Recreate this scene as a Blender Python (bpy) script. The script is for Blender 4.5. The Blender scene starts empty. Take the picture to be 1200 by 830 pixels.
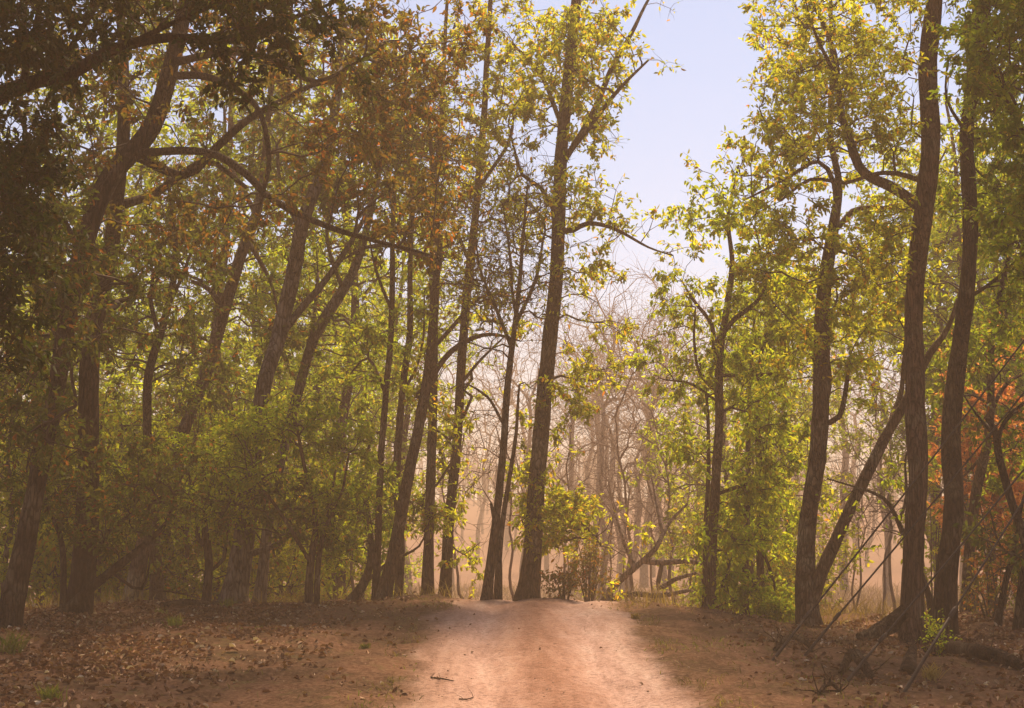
import bpy, math, random
import numpy as np
from mathutils import Vector

random.seed(7)
RNG = np.random.default_rng(11)
C = bpy.context.scene.collection
S = bpy.context.scene

# ------------------------------------------------------------------ camera geometry
F = 1648.0                       # focal length in pixels of the 1200 wide photograph
PITCH = math.atan(225.0 / F)
CAM = np.array([0.0, 0.0, 2.0])
CP, SP = math.cos(PITCH), math.sin(PITCH)


def ray(px, py):
    a, b = (px - 600.0) / F, (415.0 - py) / F
    return np.array([a, CP - b * SP, SP + b * CP])


def P(px, py, Y):
    d = ray(px, py)
    return CAM + d * (Y / d[1])


def mpp(Y):                      # metres per photograph pixel at that distance
    return Y / F


# ------------------------------------------------------------------ value noise
_perm = RNG.random((256, 256))


def vnoise(x, y):
    x = np.asarray(x, float); y = np.asarray(y, float)
    xi = np.floor(x).astype(int); yi = np.floor(y).astype(int)
    fx = x - xi; fy = y - yi
    fx = fx * fx * (3 - 2 * fx); fy = fy * fy * (3 - 2 * fy)
    a = _perm[xi % 256, yi % 256]; b = _perm[(xi + 1) % 256, yi % 256]
    c = _perm[xi % 256, (yi + 1) % 256]; d = _perm[(xi + 1) % 256, (yi + 1) % 256]
    return (a * (1 - fx) + b * fx) * (1 - fy) + (c * (1 - fx) + d * fx) * fy - 0.5


def fbm(x, y, o=4):
    s, a = 0, 1.0
    for k in range(o):
        s = s + a * vnoise(x * 2 ** k + 17.3 * k, y * 2 ** k + 5.1 * k); a *= 0.5
    return s


def sstep(a, b, v):
    t = np.clip((np.asarray(v, float) - a) / (b - a), 0, 1)
    return t * t * (3 - 2 * t)


# ------------------------------------------------------------------ terrain
def track_center(y):
    y = np.asarray(y, float)
    c = np.interp(y, [-30, 17.5, 22, 30, 36, 45, 70, 320], [0.6, 0.55, 0.36, 0.42, 1.6, 4.2, 14.0, 60.0])
    return c


def track_half(y):
    return np.interp(np.asarray(y, float), [-30, 17.5, 24, 30, 38, 320], [1.72, 1.72, 1.72, 1.85, 2.3, 2.0])


def track_mask(x, y, soft=0.45):
    wob = 0.55 * fbm(np.asarray(x) * 0.55 + 3, np.asarray(y) * 0.42, 4) + 0.12 * fbm(np.asarray(x) * 3.1, np.asarray(y) * 3.1, 2)
    d = track_half(y) + wob - np.abs(np.asarray(x) - track_center(y))
    return sstep(-soft, soft, d)


def gz_smooth(x, y):
    x = np.asarray(x, float); y = np.asarray(y, float)
    H = np.interp(x, [-40, -14, -11, -8, -4, 0, 1.6, 3, 4.2, 6, 7.4, 8.6, 11, 14, 40],
                  [.5, .55, .62, .74, .74, .84, .84, .74, .56, .30, .27, .46, .5, .55, .5])
    up = sstep(13, 29.5, y)
    down = sstep(30.8, 47, y)
    z = H * up * (1 - down)
    z = z - 1.7 * sstep(31.5, 62, y)
    z = z + 0.10 * np.exp(-((x - 5.5) / 1.8) ** 2 - ((y - 22.2) / 1.6) ** 2)
    z = z + 17.0 * sstep(105, 430, y) + 0.5 * sstep(25, 80, np.abs(x))
    return z


def gz(x, y):
    x = np.asarray(x, float); y = np.asarray(y, float)
    m = track_mask(x, y)
    n = 0.20 * fbm(x * 0.5, y * 0.5, 3) + 0.075 * fbm(x * 2.3 + 9, y * 2.3, 4)
    dx = x - track_center(y)
    rut = -0.07 * np.exp(-((np.abs(dx) - 0.78) / 0.24) ** 2) + 0.02 * np.exp(-(dx / 0.3) ** 2)
    nt = 0.05 * fbm(x * 0.6, y * 0.25, 3) + 0.016 * fbm(x * 5.0, y * 2.2, 3)
    return gz_smooth(x, y) + n * (1 - m) + (nt + rut - 0.03) * m


def G(px, py):                   # where the ray through a pixel meets the ground
    d = ray(px, py)
    t = np.linspace(10, 60, 3000)
    p = CAM[None] + d[None] * t[:, None]
    h = p[:, 2] - gz(p[:, 0], p[:, 1])
    k = np.argmax(h < 0) if (h < 0).any() else 900
    return p[k]


# ------------------------------------------------------------------ mesh collecting
class MB:
    def __init__(self):
        self.v, self.f, self.m, self.n = [], [], [], 0

    def add(self, v, f, mat=0):
        v = np.asarray(v, np.float32).reshape(-1, 3); f = np.asarray(f, np.int32).reshape(-1, 4)
        self.v.append(v); self.f.append(f + self.n); self.m.append(np.full(len(f), mat, np.int32)); self.n += len(v)

    def tube(self, pts, rad, sides=6, mat=0, rough=0.0, cap=True, lob=None):
        pts = np.asarray(pts, float); rad = np.asarray(rad, float); n = len(pts)
        if n < 2: return
        t = np.gradient(pts, axis=0); t /= np.linalg.norm(t, axis=1)[:, None] + 1e-9
        ref = np.array([0.31, 0.95, 0.05]) if abs(t[0] @ np.array([0.31, 0.95, 0.05])) < 0.85 else np.array([1.0, 0, 0.2])
        a = np.cross(t, ref); a /= np.linalg.norm(a, axis=1)[:, None] + 1e-9
        b = np.cross(t, a)
        th = np.arange(sides) * 2 * math.pi / sides
        rr = rad[:, None] * np.ones(sides)[None]
        if rough:
            ang = np.cos(th) * 1.3
            s = np.cumsum(np.r_[0, np.linalg.norm(np.diff(pts, axis=0), axis=1)])
            o = random.random() * 200
            rr = rr * (1 + rough * (1.2 * vnoise(o + s[:, None] * 1.1, ang[None] * 2 + o) + 1.3 * vnoise(o + 40 + s[:, None] * 4.0, np.sin(th)[None] * 3.0 + o)))
        if lob is not None:
            ph = random.random() * 6
            rr = rr * (1 + np.asarray(lob)[:, None] * (np.cos(3 * th + ph) + .6 * np.cos(2 * th - ph))[None])
        v = pts[:, None] + rr[..., None] * (np.cos(th)[None, :, None] * a[:, None] + np.sin(th)[None, :, None] * b[:, None])
        i = np.arange(n - 1)[:, None] * sides; j = np.arange(sides)[None]; j2 = (j + 1) % sides
        f = np.stack([i + j, i + j2, i + sides + j2, i + sides + j], -1).reshape(-1, 4)
        v = v.reshape(-1, 3)
        if cap:
            k = len(v); v = np.vstack([v, pts[-1] + t[-1] * rad[-1] * 0.4, pts[0] - t[0] * rad[0] * 0.2])
            top = (n - 1) * sides
            fc = [[top + q, top + (q + 1) % sides, k, k] for q in range(sides)] if False else []
            if sides % 2 == 0:
                for q in range(0, sides, 2):
                    fc.append([top + q, top + q + 1, top + (q + 2) % sides, k])
                    fc.append([(q + 2) % sides, q + 1, q, k + 1])
                f = np.vstack([f, np.array(fc)])
        self.add(v, f, mat)

    def build(self, name, mats, parent=None, origin=(0, 0, 0), smooth=True):
        me = bpy.data.meshes.new(name)
        v = np.vstack(self.v) - np.asarray(origin, np.float32)[None]; f = np.vstack(self.f); m = np.concatenate(self.m)
        me.vertices.add(len(v)); me.vertices.foreach_set('co', v.astype(np.float32).ravel())
        me.loops.add(f.size); me.loops.foreach_set('vertex_index', f.ravel().astype(np.int32))
        me.polygons.add(len(f))
        me.polygons.foreach_set('loop_start', np.arange(0, f.size, 4, dtype=np.int32))
        me.polygons.foreach_set('loop_total', np.full(len(f), 4, np.int32))
        for mt in (mats if isinstance(mats, (list, tuple)) else [mats]): me.materials.append(mt)
        me.polygons.foreach_set('material_index', m)
        me.polygons.foreach_set('use_smooth', np.full(len(f), smooth, bool))
        me.update(calc_edges=True)
        o = bpy.data.objects.new(name, me); C.objects.link(o)
        if parent is not None: o.parent = parent
        return o


def tag(o, label=None, cat=None, group=None, kind=None):
    if label: o['label'] = label
    if cat: o['category'] = cat
    if group: o['group'] = group
    if kind: o['kind'] = kind
    return o


def root(name, loc, label, cat, group=None):
    o = bpy.data.objects.new(name, None); C.objects.link(o); o.location = loc; o.empty_display_size = 0.3
    return tag(o, label, cat, group)


def copy_tree(o, parent=None):
    c = o.copy(); C.objects.link(c); c.parent = parent
    for ch in list(o.children): copy_tree(ch, c)
    return c


# ------------------------------------------------------------------ materials
def mat_new(name):
    m = bpy.data.materials.new(name); m.use_nodes = True
    nt = m.node_tree; nt.nodes.clear()
    return m, nt, nt.nodes, nt.links


def ramp(N, stops):
    r = N.new('ShaderNodeValToRGB'); e = r.color_ramp.elements
    while len(e) < len(stops): e.new(0.5)
    for k, (p, c) in enumerate(stops): e[k].position = p; e[k].color = (*c, 1)
    return r


def bark_mat(name, dark, light, moss=None, zs=0.22, scale=9):
    m, nt, N, L = mat_new(name)
    geo = N.new('ShaderNodeNewGeometry'); mp = N.new('ShaderNodeMapping'); mp.inputs['Scale'].default_value = (1, 1, zs)
    L.new(geo.outputs['Position'], mp.inputs[0])
    n1 = N.new('ShaderNodeTexNoise'); n1.inputs['Scale'].default_value = scale; n1.inputs['Detail'].default_value = 6; n1.inputs['Roughness'].default_value = .7
    L.new(mp.outputs[0], n1.inputs['Vector'])
    n2 = N.new('ShaderNodeTexVoronoi'); n2.feature = 'DISTANCE_TO_EDGE'; n2.inputs['Scale'].default_value = scale * 1.7
    wp = N.new('ShaderNodeMixRGB'); wp.blend_type = 'ADD'; wp.inputs[0].default_value = .12
    L.new(mp.outputs[0], wp.inputs[1]); L.new(n1.outputs['Color'], wp.inputs[2]); L.new(wp.outputs[0], n2.inputs['Vector'])
    r = ramp(N, [(.33, dark), (.68, light)]); L.new(n1.outputs['Fac'], r.inputs[0])
    big = N.new('ShaderNodeTexNoise'); big.inputs['Scale'].default_value = 1.7; big.inputs['Detail'].default_value = 5
    L.new(geo.outputs['Position'], big.inputs['Vector'])
    rb = ramp(N, [(.52, (0, 0, 0)), (.7, (1, 1, 1))]); L.new(big.outputs['Fac'], rb.inputs[0])
    mx = N.new('ShaderNodeMixRGB'); mx.inputs[2].default_value = (*(moss or tuple(c * 1.3 for c in light)), 1)
    L.new(rb.outputs[0], mx.inputs[0]); L.new(r.outputs[0], mx.inputs[1])
    cr = ramp(N, [(0, (.12, .12, .12)), (.16, (1, 1, 1))]); L.new(n2.outputs['Distance'], cr.inputs[0])
    mu = N.new('ShaderNodeMixRGB'); mu.blend_type = 'MULTIPLY'; mu.inputs[0].default_value = .75
    L.new(mx.outputs[0], mu.inputs[1]); L.new(cr.outputs[0], mu.inputs[2])
    bs = N.new('ShaderNodeBsdfPrincipled'); bs.inputs['Roughness'].default_value = .95; bs.inputs['Specular IOR Level'].default_value = .1
    L.new(mu.outputs[0], bs.inputs['Base Color'])
    ad = N.new('ShaderNodeMath'); ad.operation = 'ADD'; L.new(n1.outputs['Fac'], ad.inputs[0]); L.new(cr.outputs[0], ad.inputs[1])
    bp = N.new('ShaderNodeBump'); bp.inputs['Strength'].default_value = 1.0; bp.inputs['Distance'].default_value = .07
    L.new(ad.outputs[0], bp.inputs['Height']); L.new(bp.outputs[0], bs.inputs['Normal'])
    o = N.new('ShaderNodeOutputMaterial'); L.new(bs.outputs[0], o.inputs['Surface'])
    return m


def leaf_mat(name, stops, trans=0.45, boost=3.0, clump=(.6, 1.35)):
    """stops: colours along the per-leaf random value."""
    m, nt, N, L = mat_new(name)
    geo = N.new('ShaderNodeNewGeometry')
    r = ramp(N, stops); L.new(geo.outputs['Random Per Island'], r.inputs[0])
    nz = N.new('ShaderNodeTexNoise'); nz.inputs['Scale'].default_value = .9; nz.inputs['Detail'].default_value = 3
    L.new(geo.outputs['Position'], nz.inputs['Vector'])
    mr = N.new('ShaderNodeMapRange'); mr.inputs['From Min'].default_value = .3; mr.inputs['From Max'].default_value = .7
    mr.inputs['To Min'].default_value = clump[0]; mr.inputs['To Max'].default_value = clump[1]
    L.new(nz.outputs['Fac'], mr.inputs['Value'])
    mu = N.new('ShaderNodeVectorMath'); mu.operation = 'SCALE'; L.new(r.outputs[0], mu.inputs[0]); L.new(mr.outputs[0], mu.inputs['Scale'])
    d = N.new('ShaderNodeBsdfPrincipled'); d.inputs['Roughness'].default_value = .6; d.inputs['Specular IOR Level'].default_value = .12
    L.new(mu.outputs[0], d.inputs['Base Color'])
    t = N.new('ShaderNodeBsdfTranslucent')
    m2 = N.new('ShaderNodeVectorMath'); m2.operation = 'MULTIPLY'; m2.inputs[1].default_value = (boost, boost * 1.04, boost * .5)
    L.new(mu.outputs[0], m2.inputs[0]); L.new(m2.outputs[0], t.inputs['Color'])
    mx = N.new('ShaderNodeMixShader'); mx.inputs[0].default_value = trans
    L.new(d.outputs[0], mx.inputs[1]); L.new(t.outputs[0], mx.inputs[2])
    o = N.new('ShaderNodeOutputMaterial'); L.new(mx.outputs[0], o.inputs['Surface'])
    return m


def plain(name, col, rough=.9, noise=.3, scale=20, metal=0):
    m, nt, N, L = mat_new(name)
    geo = N.new('ShaderNodeNewGeometry')
    n = N.new('ShaderNodeTexNoise'); n.inputs['Scale'].default_value = scale; n.inputs['Detail'].default_value = 4
    L.new(geo.outputs['Position'], n.inputs['Vector'])
    r = ramp(N, [(.3, tuple(c * (1 - noise) for c in col)), (.7, tuple(c * (1 + noise) for c in col))]); L.new(n.outputs['Fac'], r.inputs[0])
    b = N.new('ShaderNodeBsdfPrincipled'); b.inputs['Roughness'].default_value = rough; b.inputs['Metallic'].default_value = metal
    b.inputs['Specular IOR Level'].default_value = .2
    L.new(r.outputs[0], b.inputs['Base Color'])
    o = N.new('ShaderNodeOutputMaterial'); L.new(b.outputs[0], o.inputs['Surface'])
    return m


BARK = bark_mat('bark_brown', (.06, .030, .018), (.19, .105, .065), (.29, .22, .15))
BARKR = bark_mat('bark_furrowed', (.055, .026, .017), (.20, .105, .068), (.17, .12, .08), zs=.12, scale=11)
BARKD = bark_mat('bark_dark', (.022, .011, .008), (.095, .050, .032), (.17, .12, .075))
BARKG = bark_mat('bark_grey', (.09, .065, .05), (.23, .175, .14), (.30, .24, .19), scale=7)
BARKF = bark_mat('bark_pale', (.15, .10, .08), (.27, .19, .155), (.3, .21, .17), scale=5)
TWIG = plain('twig_bark', (.055, .033, .024), noise=.35, scale=8)
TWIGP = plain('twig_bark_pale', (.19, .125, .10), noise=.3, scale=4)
LF_GOLD = leaf_mat('leaf_yellow_green', [(0, (.11, .128, .009)), (.45, (.165, .17, .011)), (.85, (.23, .20, .014)), (.96, (.26, .14, .018)), (1, (.22, .07, .015))], .6, 3.4)
LF_GREEN = leaf_mat('leaf_green', [(0, (.072, .10, .009)), (.5, (.11, .134, .010)), (.85, (.155, .155, .013)), (1, (.2, .13, .02))], .58)
LF_OLIVE = leaf_mat('leaf_olive', [(0, (.038, .054, .009)), (.5, (.066, .076, .011)), (.85, (.09, .085, .013)), (.92, (.13, .06, .015)), (1, (.17, .055, .012))], .42)
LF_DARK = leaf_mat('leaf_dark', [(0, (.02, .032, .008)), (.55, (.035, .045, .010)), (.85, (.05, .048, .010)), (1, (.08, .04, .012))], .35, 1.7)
LF_RUST = leaf_mat('leaf_rust', [(0, (.055, .055, .010)), (.45, (.085, .066, .012)), (.75, (.11, .06, .014)), (.9, (.13, .055, .014)), (1, (.24, .07, .014))], .45)
LF_RED = leaf_mat('leaf_red', [(0, (.30, .095, .045)), (.5, (.42, .155, .07)), (1, (.46, .23, .09))], .6, 1.9)
LF_LIME = leaf_mat('leaf_lime', [(0, (.092, .125, .009)), (.5, (.142, .165, .010)), (.85, (.20, .19, .013)), (1, (.2, .14, .02))], .62, 3.7)


# ------------------------------------------------------------------ leaves and twigs, in bulk
def unit(a):
    return a / (np.linalg.norm(a, axis=-1, keepdims=True) + 1e-9)


def add_leaves(mb, base, dirs, size, mat, width=.46, fold=.16, droop=.18):
    n = len(base)
    if n == 0: return
    u = unit(dirs)
    rnd = RNG.normal(size=(n, 3)) * .55 + np.array([0, 0, .8])
    s = unit(np.cross(u, rnd)); w = unit(np.cross(s, u))
    L_ = size[:, None]
    W = L_ * width * RNG.uniform(.8, 1.2, (n, 1))
    fo = L_ * fold * RNG.uniform(.3, 1.5, (n, 1)); dr = L_ * droop * RNG.uniform(-.3, 1.6, (n, 1))
    v = np.stack([base,
                  base + u * L_ * .30 + s * W * .42 + w * fo,
                  base + u * L_ * .68 + s * W * .40 + w * (fo - dr * .5),
                  base + u * L_ - w * dr,
                  base + u * L_ * .68 - s * W * .40 + w * (fo - dr * .5),
                  base + u * L_ * .30 - s * W * .42 + w * fo], 1)
    q = np.array([[0, 1, 2, 3], [0, 3, 4, 5]])
    f = (np.arange(n)[:, None, None] * 6 + q[None]).reshape(-1, 4)
    mb.add(v.reshape(-1, 3), f, mat)


def add_twiglets(mb, start, dirs, length, r0, mat):
    """all three-sided, four points"""
    n = len(start)
    if n == 0: return None
    u = unit(dirs); bend = RNG.normal(size=(n, 3)) * .35
    t = np.array([0, .35, .7, 1.0])
    pts = start[:, None] + u[:, None] * (length[:, None] * t[None])[..., None] + bend[:, None] * (length[:, None] * (t ** 2)[None] * .5)[..., None] \
        + RNG.normal(size=(n, 4, 3)) * (length * .05)[:, None, None] * (t[None, :, None] > 0)
    ref = RNG.normal(size=(n, 3)); a = unit(np.cross(u, ref)); b = np.cross(u, a)
    th = np.arange(3) * 2 * math.pi / 3
    rad = r0[:, None] * np.array([1, .8, .55, .25])[None]
    ring = np.cos(th)[None, None, :, None] * a[:, None, None] + np.sin(th)[None, None, :, None] * b[:, None, None]
    v = pts[:, :, None] + rad[:, :, None, None] * ring
    i = np.arange(3)[:, None] * 3; j = np.arange(3)[None]; j2 = (j + 1) % 3
    q = np.stack([i + j, i + j2, i + 3 + j2, i + 3 + j], -1).reshape(-1, 4)
    f = (np.arange(n)[:, None, None] * 12 + q[None]).reshape(-1, 4)
    mb.add(v.reshape(-1, 3), f, mat)
    return pts


def smooth_path(pts, rad, step=0.3, jit=0.0):
    """Catmull-Rom through the points"""
    pts = np.asarray(pts, float); rad = np.asarray(rad, float); n = len(pts)
    e = np.vstack([2 * pts[0] - pts[1], pts, 2 * pts[-1] - pts[-2]])
    op, orr = [], []
    for k in range(n - 1):
        p0, p1, p2, p3 = e[k], e[k + 1], e[k + 2], e[k + 3]
        m = max(2, int(np.linalg.norm(p2 - p1) / step))
        t = np.linspace(0, 1, m, endpoint=False)[:, None]
        op.append(.5 * (2 * p1 + (p2 - p0) * t + (2 * p0 - 5 * p1 + 4 * p2 - p3) * t ** 2 + (3 * p1 - p0 - 3 * p2 + p3) * t ** 3))
        orr.append(rad[k] + (rad[k + 1] - rad[k]) * t[:, 0])
    op.append(pts[-1:]); orr.append(rad[-1:])
    o = np.vstack(op); r = np.concatenate(orr)
    if jit:
        s = np.arange(len(o)) * step; q = random.random() * 200
        w = np.clip(np.arange(len(o)) / 3, 0, 1)
        o = o + np.stack([vnoise(s * .9 + q, s * 0 + 3.3), vnoise(s * .9 + q, s * 0 + 9.3), vnoise(s * .9 + q, s * 0 + 5.7) * .3], 1) * jit * w[:, None]
    return o, r


class Skel:
    def __init__(self):
        self.p = np.zeros((0, 3)); self.par = []; self.fixr = []; self.plen = []; self.ok = []; self.dir = np.zeros((0, 3)); self.tips = []

    def stem(self, pts, rad, okfrom=0.0):
        n0 = len(self.par); t = unit(np.gradient(pts, axis=0))
        self.p = np.vstack([self.p, pts]); self.dir = np.vstack([self.dir, t])
        for k in range(len(pts)):
            self.par.append(n0 + k - 1 if k else -1); self.fixr.append(rad[k]); self.plen.append(0.0)
            self.ok.append(k >= okfrom * len(pts))

    def grow(self, targets, trade=.35, wig=.10, step=.32, up=.16):
        """greedy: every target is joined to the skeleton by a bent path"""
        T = np.asarray(targets, float); n = len(T)
        if n == 0: return []
        P_ = self.p; ok = np.array(self.ok); pl = np.array(self.plen)
        best = np.full(n, 1e9); bi = np.zeros(n, int)

        def relax(idx):
            if len(idx) == 0: return
            Q = self.p[idx]
            d = np.linalg.norm(T[:, None] - Q[None], axis=2)
            above = np.clip(Q[None, :, 2] - T[:, None, 2], 0, None)
            cost = d + trade * np.array([self.plen[i] for i in idx])[None] + .9 * above
            j = np.argmin(cost, 1); c = cost[np.arange(n), j]
            w = c < best
            best[w] = c[w]; bi[w] = np.asarray(idx)[j[w]]
        relax(np.nonzero(ok)[0])
        done = np.zeros(n, bool); paths = []
        for _ in range(n):
            k = int(np.argmin(np.where(done, 1e9, best))); done[k] = True
            j = int(bi[k]); a = self.p[j]; b = T[k]; d = np.linalg.norm(b - a)
            m = max(2, int(d / step)); t = np.linspace(0, 1, m + 1)[1:, None]
            side = self.dir[j]
            c = a + (b - a) * .42 + side * d * .16 + np.array([0, 0, 1]) * d * up
            pts = (1 - t) ** 2 * a + 2 * t * (1 - t) * c + t ** 2 * b
            nz = RNG.normal(size=pts.shape) * wig * min(1, d * .5); nz[-1] *= .3
            pts = pts + nz
            n0 = len(self.par); m = len(pts)
            dirs = unit(np.diff(np.vstack([a, pts]), axis=0))
            self.p = np.vstack([self.p, pts]); self.dir = np.vstack([self.dir, dirs])
            base = self.plen[j] if self.fixr[j] is None else 0.0
            ln = base + np.cumsum(np.linalg.norm(np.diff(np.vstack([a, pts]), axis=0), axis=1))
            for q in range(m):
                self.par.append(j if q == 0 else n0 + q - 1); self.fixr.append(None); self.plen.append(float(ln[q])); self.ok.append(True)
            self.tips.append(n0 + m - 1); paths.append((j, n0, n0 + m))
            relax(list(range(n0, n0 + m)))
        return paths

    def mesh(self, mb, paths, rtip=.008, power=.5, mat=0, rmax=.09):
        cnt = np.zeros(len(self.par))
        for t in self.tips:
            k = t
            while k >= 0 and self.fixr[k] is None:
                cnt[k] += 1; k = self.par[k]
        r = np.minimum(rtip * np.maximum(cnt, 1) ** power, rmax)
        for (j, a, b) in paths:
            idx = list(range(a, b))
            pts = np.vstack([self.p[j], self.p[idx]]); rr = np.r_[r[a], r[idx]]
            if self.fixr[j] is not None: rr[0] = min(rr[0] * 1.25, self.fixr[j])
            rr[-1] *= .8
            mb.tube(pts, rr, 6 if rr[0] > .035 else (4 if rr[0] > .014 else 3), mat, 0, cap=False)


def spray(mb, sk, leaf_n, leaf_size, twig=(.3, .7), ntw=4, rt=.006, spread=1.0, tm=0, lm=1, droop=.35):
    leaf_n *= 1.5; leaf_size *= .86
    """twiglets and leaves at the tips of the skeleton"""
    if not sk.tips: return
    c = sk.p[sk.tips]; d = sk.dir[sk.tips]; n = len(c)
    st = np.repeat(c, ntw, 0); dd = np.repeat(d, ntw, 0) * .7 + RNG.normal(size=(n * ntw, 3)) * .75 * spread + np.array([0, 0, .12])
    ln = RNG.uniform(twig[0], twig[1], n * ntw)
    pts = add_twiglets(mb, st, dd, ln, np.full(n * ntw, rt), tm)
    if leaf_n <= 0: return
    per = leaf_n
    cnt = RNG.poisson(per, n * ntw)
    # some sprays are nearly bare, some are full
    cnt = (cnt * np.repeat(RNG.choice([.12, .55, 1.0, 1.5, 1.8], n), ntw)).astype(int)
    w = np.repeat(np.arange(n * ntw), cnt); k = len(w)
    t = RNG.uniform(.25, 1.02, k); x = np.clip(t, 0, .999) * 3; i = x.astype(int); fr = (x - i)[:, None]
    b = pts[w, i] * (1 - fr) + pts[w, np.minimum(i + 1, 3)] * fr
    b = b + RNG.normal(size=(k, 3)) * .03
    dirs = unit(dd)[w] * .45 + RNG.normal(size=(k, 3)) * .7 + np.array([0, 0, -droop])
    add_leaves(mb, b, dirs, RNG.uniform(.6, 1.25, k) * leaf_size, lm)


def blob_points(blobs, Y):
    """(px, py, rx, ry, rz metres, n [, dY]) -> points"""
    out = []
    for bl in blobs:
        px, py, rx, ry, rz, n = bl[:6]; dY = bl[6] if len(bl) > 6 else 0
        c = P(px, py, Y + dY); k = mpp(Y + dY)
        q = RNG.normal(size=(n, 3)); q = unit(q) * (RNG.random((n, 1)) ** .45)
        out.append(c + q * np.array([rx * k, rz, ry * k]))
    o = np.vstack(out)
    g = gz_smooth(o[:, 0], o[:, 1]) + .25
    o[:, 2] = np.maximum(o[:, 2], g)
    o[:, 2] = np.minimum(o[:, 2], TOP - RNG.random(len(o)) * 1.5)
    return o


TOP = 18.8


def tree(name, label, cat, Y, trunk, limbs=(), blobs=(), bark=None, leaf=None, twig=None, group=None, leaf_n=7, leaf_size=.15,
         ntw=4, okfrom=.35, flare=1.65, trade=.35, twl=(.22, .5), rtip=.008, more=(), rough=.10, wig=.10, droop=.35):
    bark = bark or BARK; leaf = leaf or LF_GREEN; twig = twig or TWIG
    k = mpp(Y)
    pts = [P(a, b, Y) for a, b, w in trunk]; rad = [w * .42 * k for a, b, w in trunk]
    b0 = pts[0].copy(); g = float(gz(b0[0], b0[1]))
    base = np.array([b0[0], b0[1], g])
    if b0[2] > g + .35:                    # carry the trunk down to the ground
        pts = [np.array([b0[0] + (b0[0] - pts[1][0]) * .08, b0[1], g - .25])] + pts; rad = [rad[0] * 1.08] + rad
    else:
        pts[0] = np.array([b0[0], b0[1], g - .25])
    for q in range(1, len(pts)):           # depth wander so the stem is not flat
        pts[q] = pts[q] + np.array([0, 0.35 * math.sin(q * 1.7 + Y), 0]) * min(1, q / 3)
    sp, sr = smooth_path(pts, rad, .22, .05)
    h = np.linalg.norm(sp - sp[0], axis=1)
    sr = sr * (1 + (flare - 1) * np.exp(-h / .40)); lob = .26 * np.exp(-h / .42)
    r = root(name, tuple(base), label, cat, group)
    mb = MB(); mb.tube(sp, sr, 16, 0, rough, True, lob); mb.build('trunk', bark, r, base)
    for st in more:                        # further stems of the same tree
        stem_pts = [P(a, b, Y + .3) for a, b, w in st]; q0 = stem_pts[0]
        gg = float(gz(q0[0], q0[1]))
        if q0[2] < gg + .6: stem_pts[0] = np.array([q0[0], q0[1], gg - .2])
        s2, r2 = smooth_path(stem_pts, [w * .43 * k for a, b, w in st], .22, .06)
        mb = MB(); mb.tube(s2, r2, 10, 0, rough); mb.build('trunk', bark, r, base)
    sk = Skel(); sk.stem(sp, sr, okfrom)
    for st in more:
        stem_pts = [P(a, b, Y + .3) for a, b, w in st]
        s2, r2 = smooth_path(stem_pts, [w * .43 * k for a, b, w in st], .3, 0); sk.stem(s2, r2, .35)
    ends = [] if more == () else [P(st[-1][0], st[-1][1], Y + .3) for st in more]
    for lb in limbs:
        dY = 0
        if isinstance(lb, tuple): lb, dY = lb
        lp = [P(a, b, Y + dY * (i / max(1, len(lb) - 1))) for i, (a, b, w) in enumerate(lb)]
        # start on the nearest point of the skeleton
        j = int(np.argmin(np.linalg.norm(sk.p - lp[0], axis=1))); lp[0] = sk.p[j]
        ls, lr = smooth_path(lp, [w * .43 * k for a, b, w in lb], .2, .10)
        mb = MB(); mb.tube(ls, lr, 8, 0, rough * .8); mb.build('branch', bark, r, base)
        sk.stem(ls, lr, .15); ends.append(ls[-1])
    if blobs:
        bp_ = blob_points(blobs, Y)
        for e in ends:
            q = e + RNG.normal(size=(5, 3)) * .42 + np.array([0, 0, .18]); q[:, 2] = np.minimum(q[:, 2], TOP); bp_ = np.vstack([bp_, q])
        paths = sk.grow(bp_, trade, wig)
        mb = MB(); sk.mesh(mb, paths, rtip)
        spray(mb, sk, leaf_n, leaf_size, twl, ntw, droop=droop)
        mb.build('crown' if leaf_n > 0 else 'twigs', [twig, leaf], r, base)
    return r


# ================================================================== THE SETTING
def ground():
    def lines(a, b, step, lo, hi, g=1.14):
        mid = list(np.arange(a, b + 1e-6, step)); up, dn = [], []
        s = step; v = mid[-1]
        while v < hi: s = min(s * g, 9); v += s; up.append(v)
        s = step; v = mid[0]
        while v > lo: s = min(s * g, 9); v -= s; dn.append(v)
        return np.array(dn[::-1] + mid + up)
    xs = lines(-11, 11, .085, -270, 270); ys = lines(16, 33, .075, -40, 470)
    X, Y = np.meshgrid(xs, ys); Z = gz(X, Y)
    M = track_mask(X, Y, .24)
    V = np.stack([X, Y, Z], -1).reshape(-1, 3); Mv = M.reshape(-1)
    ny, nx = X.shape
    i = np.arange(ny - 1)[:, None] * nx; j = np.arange(nx - 1)[None]
    Fq = np.stack([i + j, i + j + 1, i + nx + j + 1, i + nx + j], -1).reshape(-1, 4)
    on = Mv[Fq].mean(1) > .5
    mat = ground_mat(); Av = (X - track_center(Y)).reshape(-1)
    for nm, sel in (('ground', ~on), ('dirt_track', on)):
        f = Fq[sel]; u, inv = np.unique(f, return_inverse=True)
        mb = MB(); mb.add(V[u], inv.reshape(-1, 4)); o = mb.build(nm, mat)
        at = o.data.attributes.new('track', 'FLOAT', 'POINT'); at.data.foreach_set('value', Mv[u].astype(np.float32))
        at = o.data.attributes.new('across', 'FLOAT', 'POINT'); at.data.foreach_set('value', Av[u].astype(np.float32))
        tag(o, None, None, None, 'structure')
        if nm == 'ground': tag(o, 'brown forest floor of bare soil on both sides of the track', 'ground')
        else: tag(o, 'pinkish dirt track running over a low crest', 'track')


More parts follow.
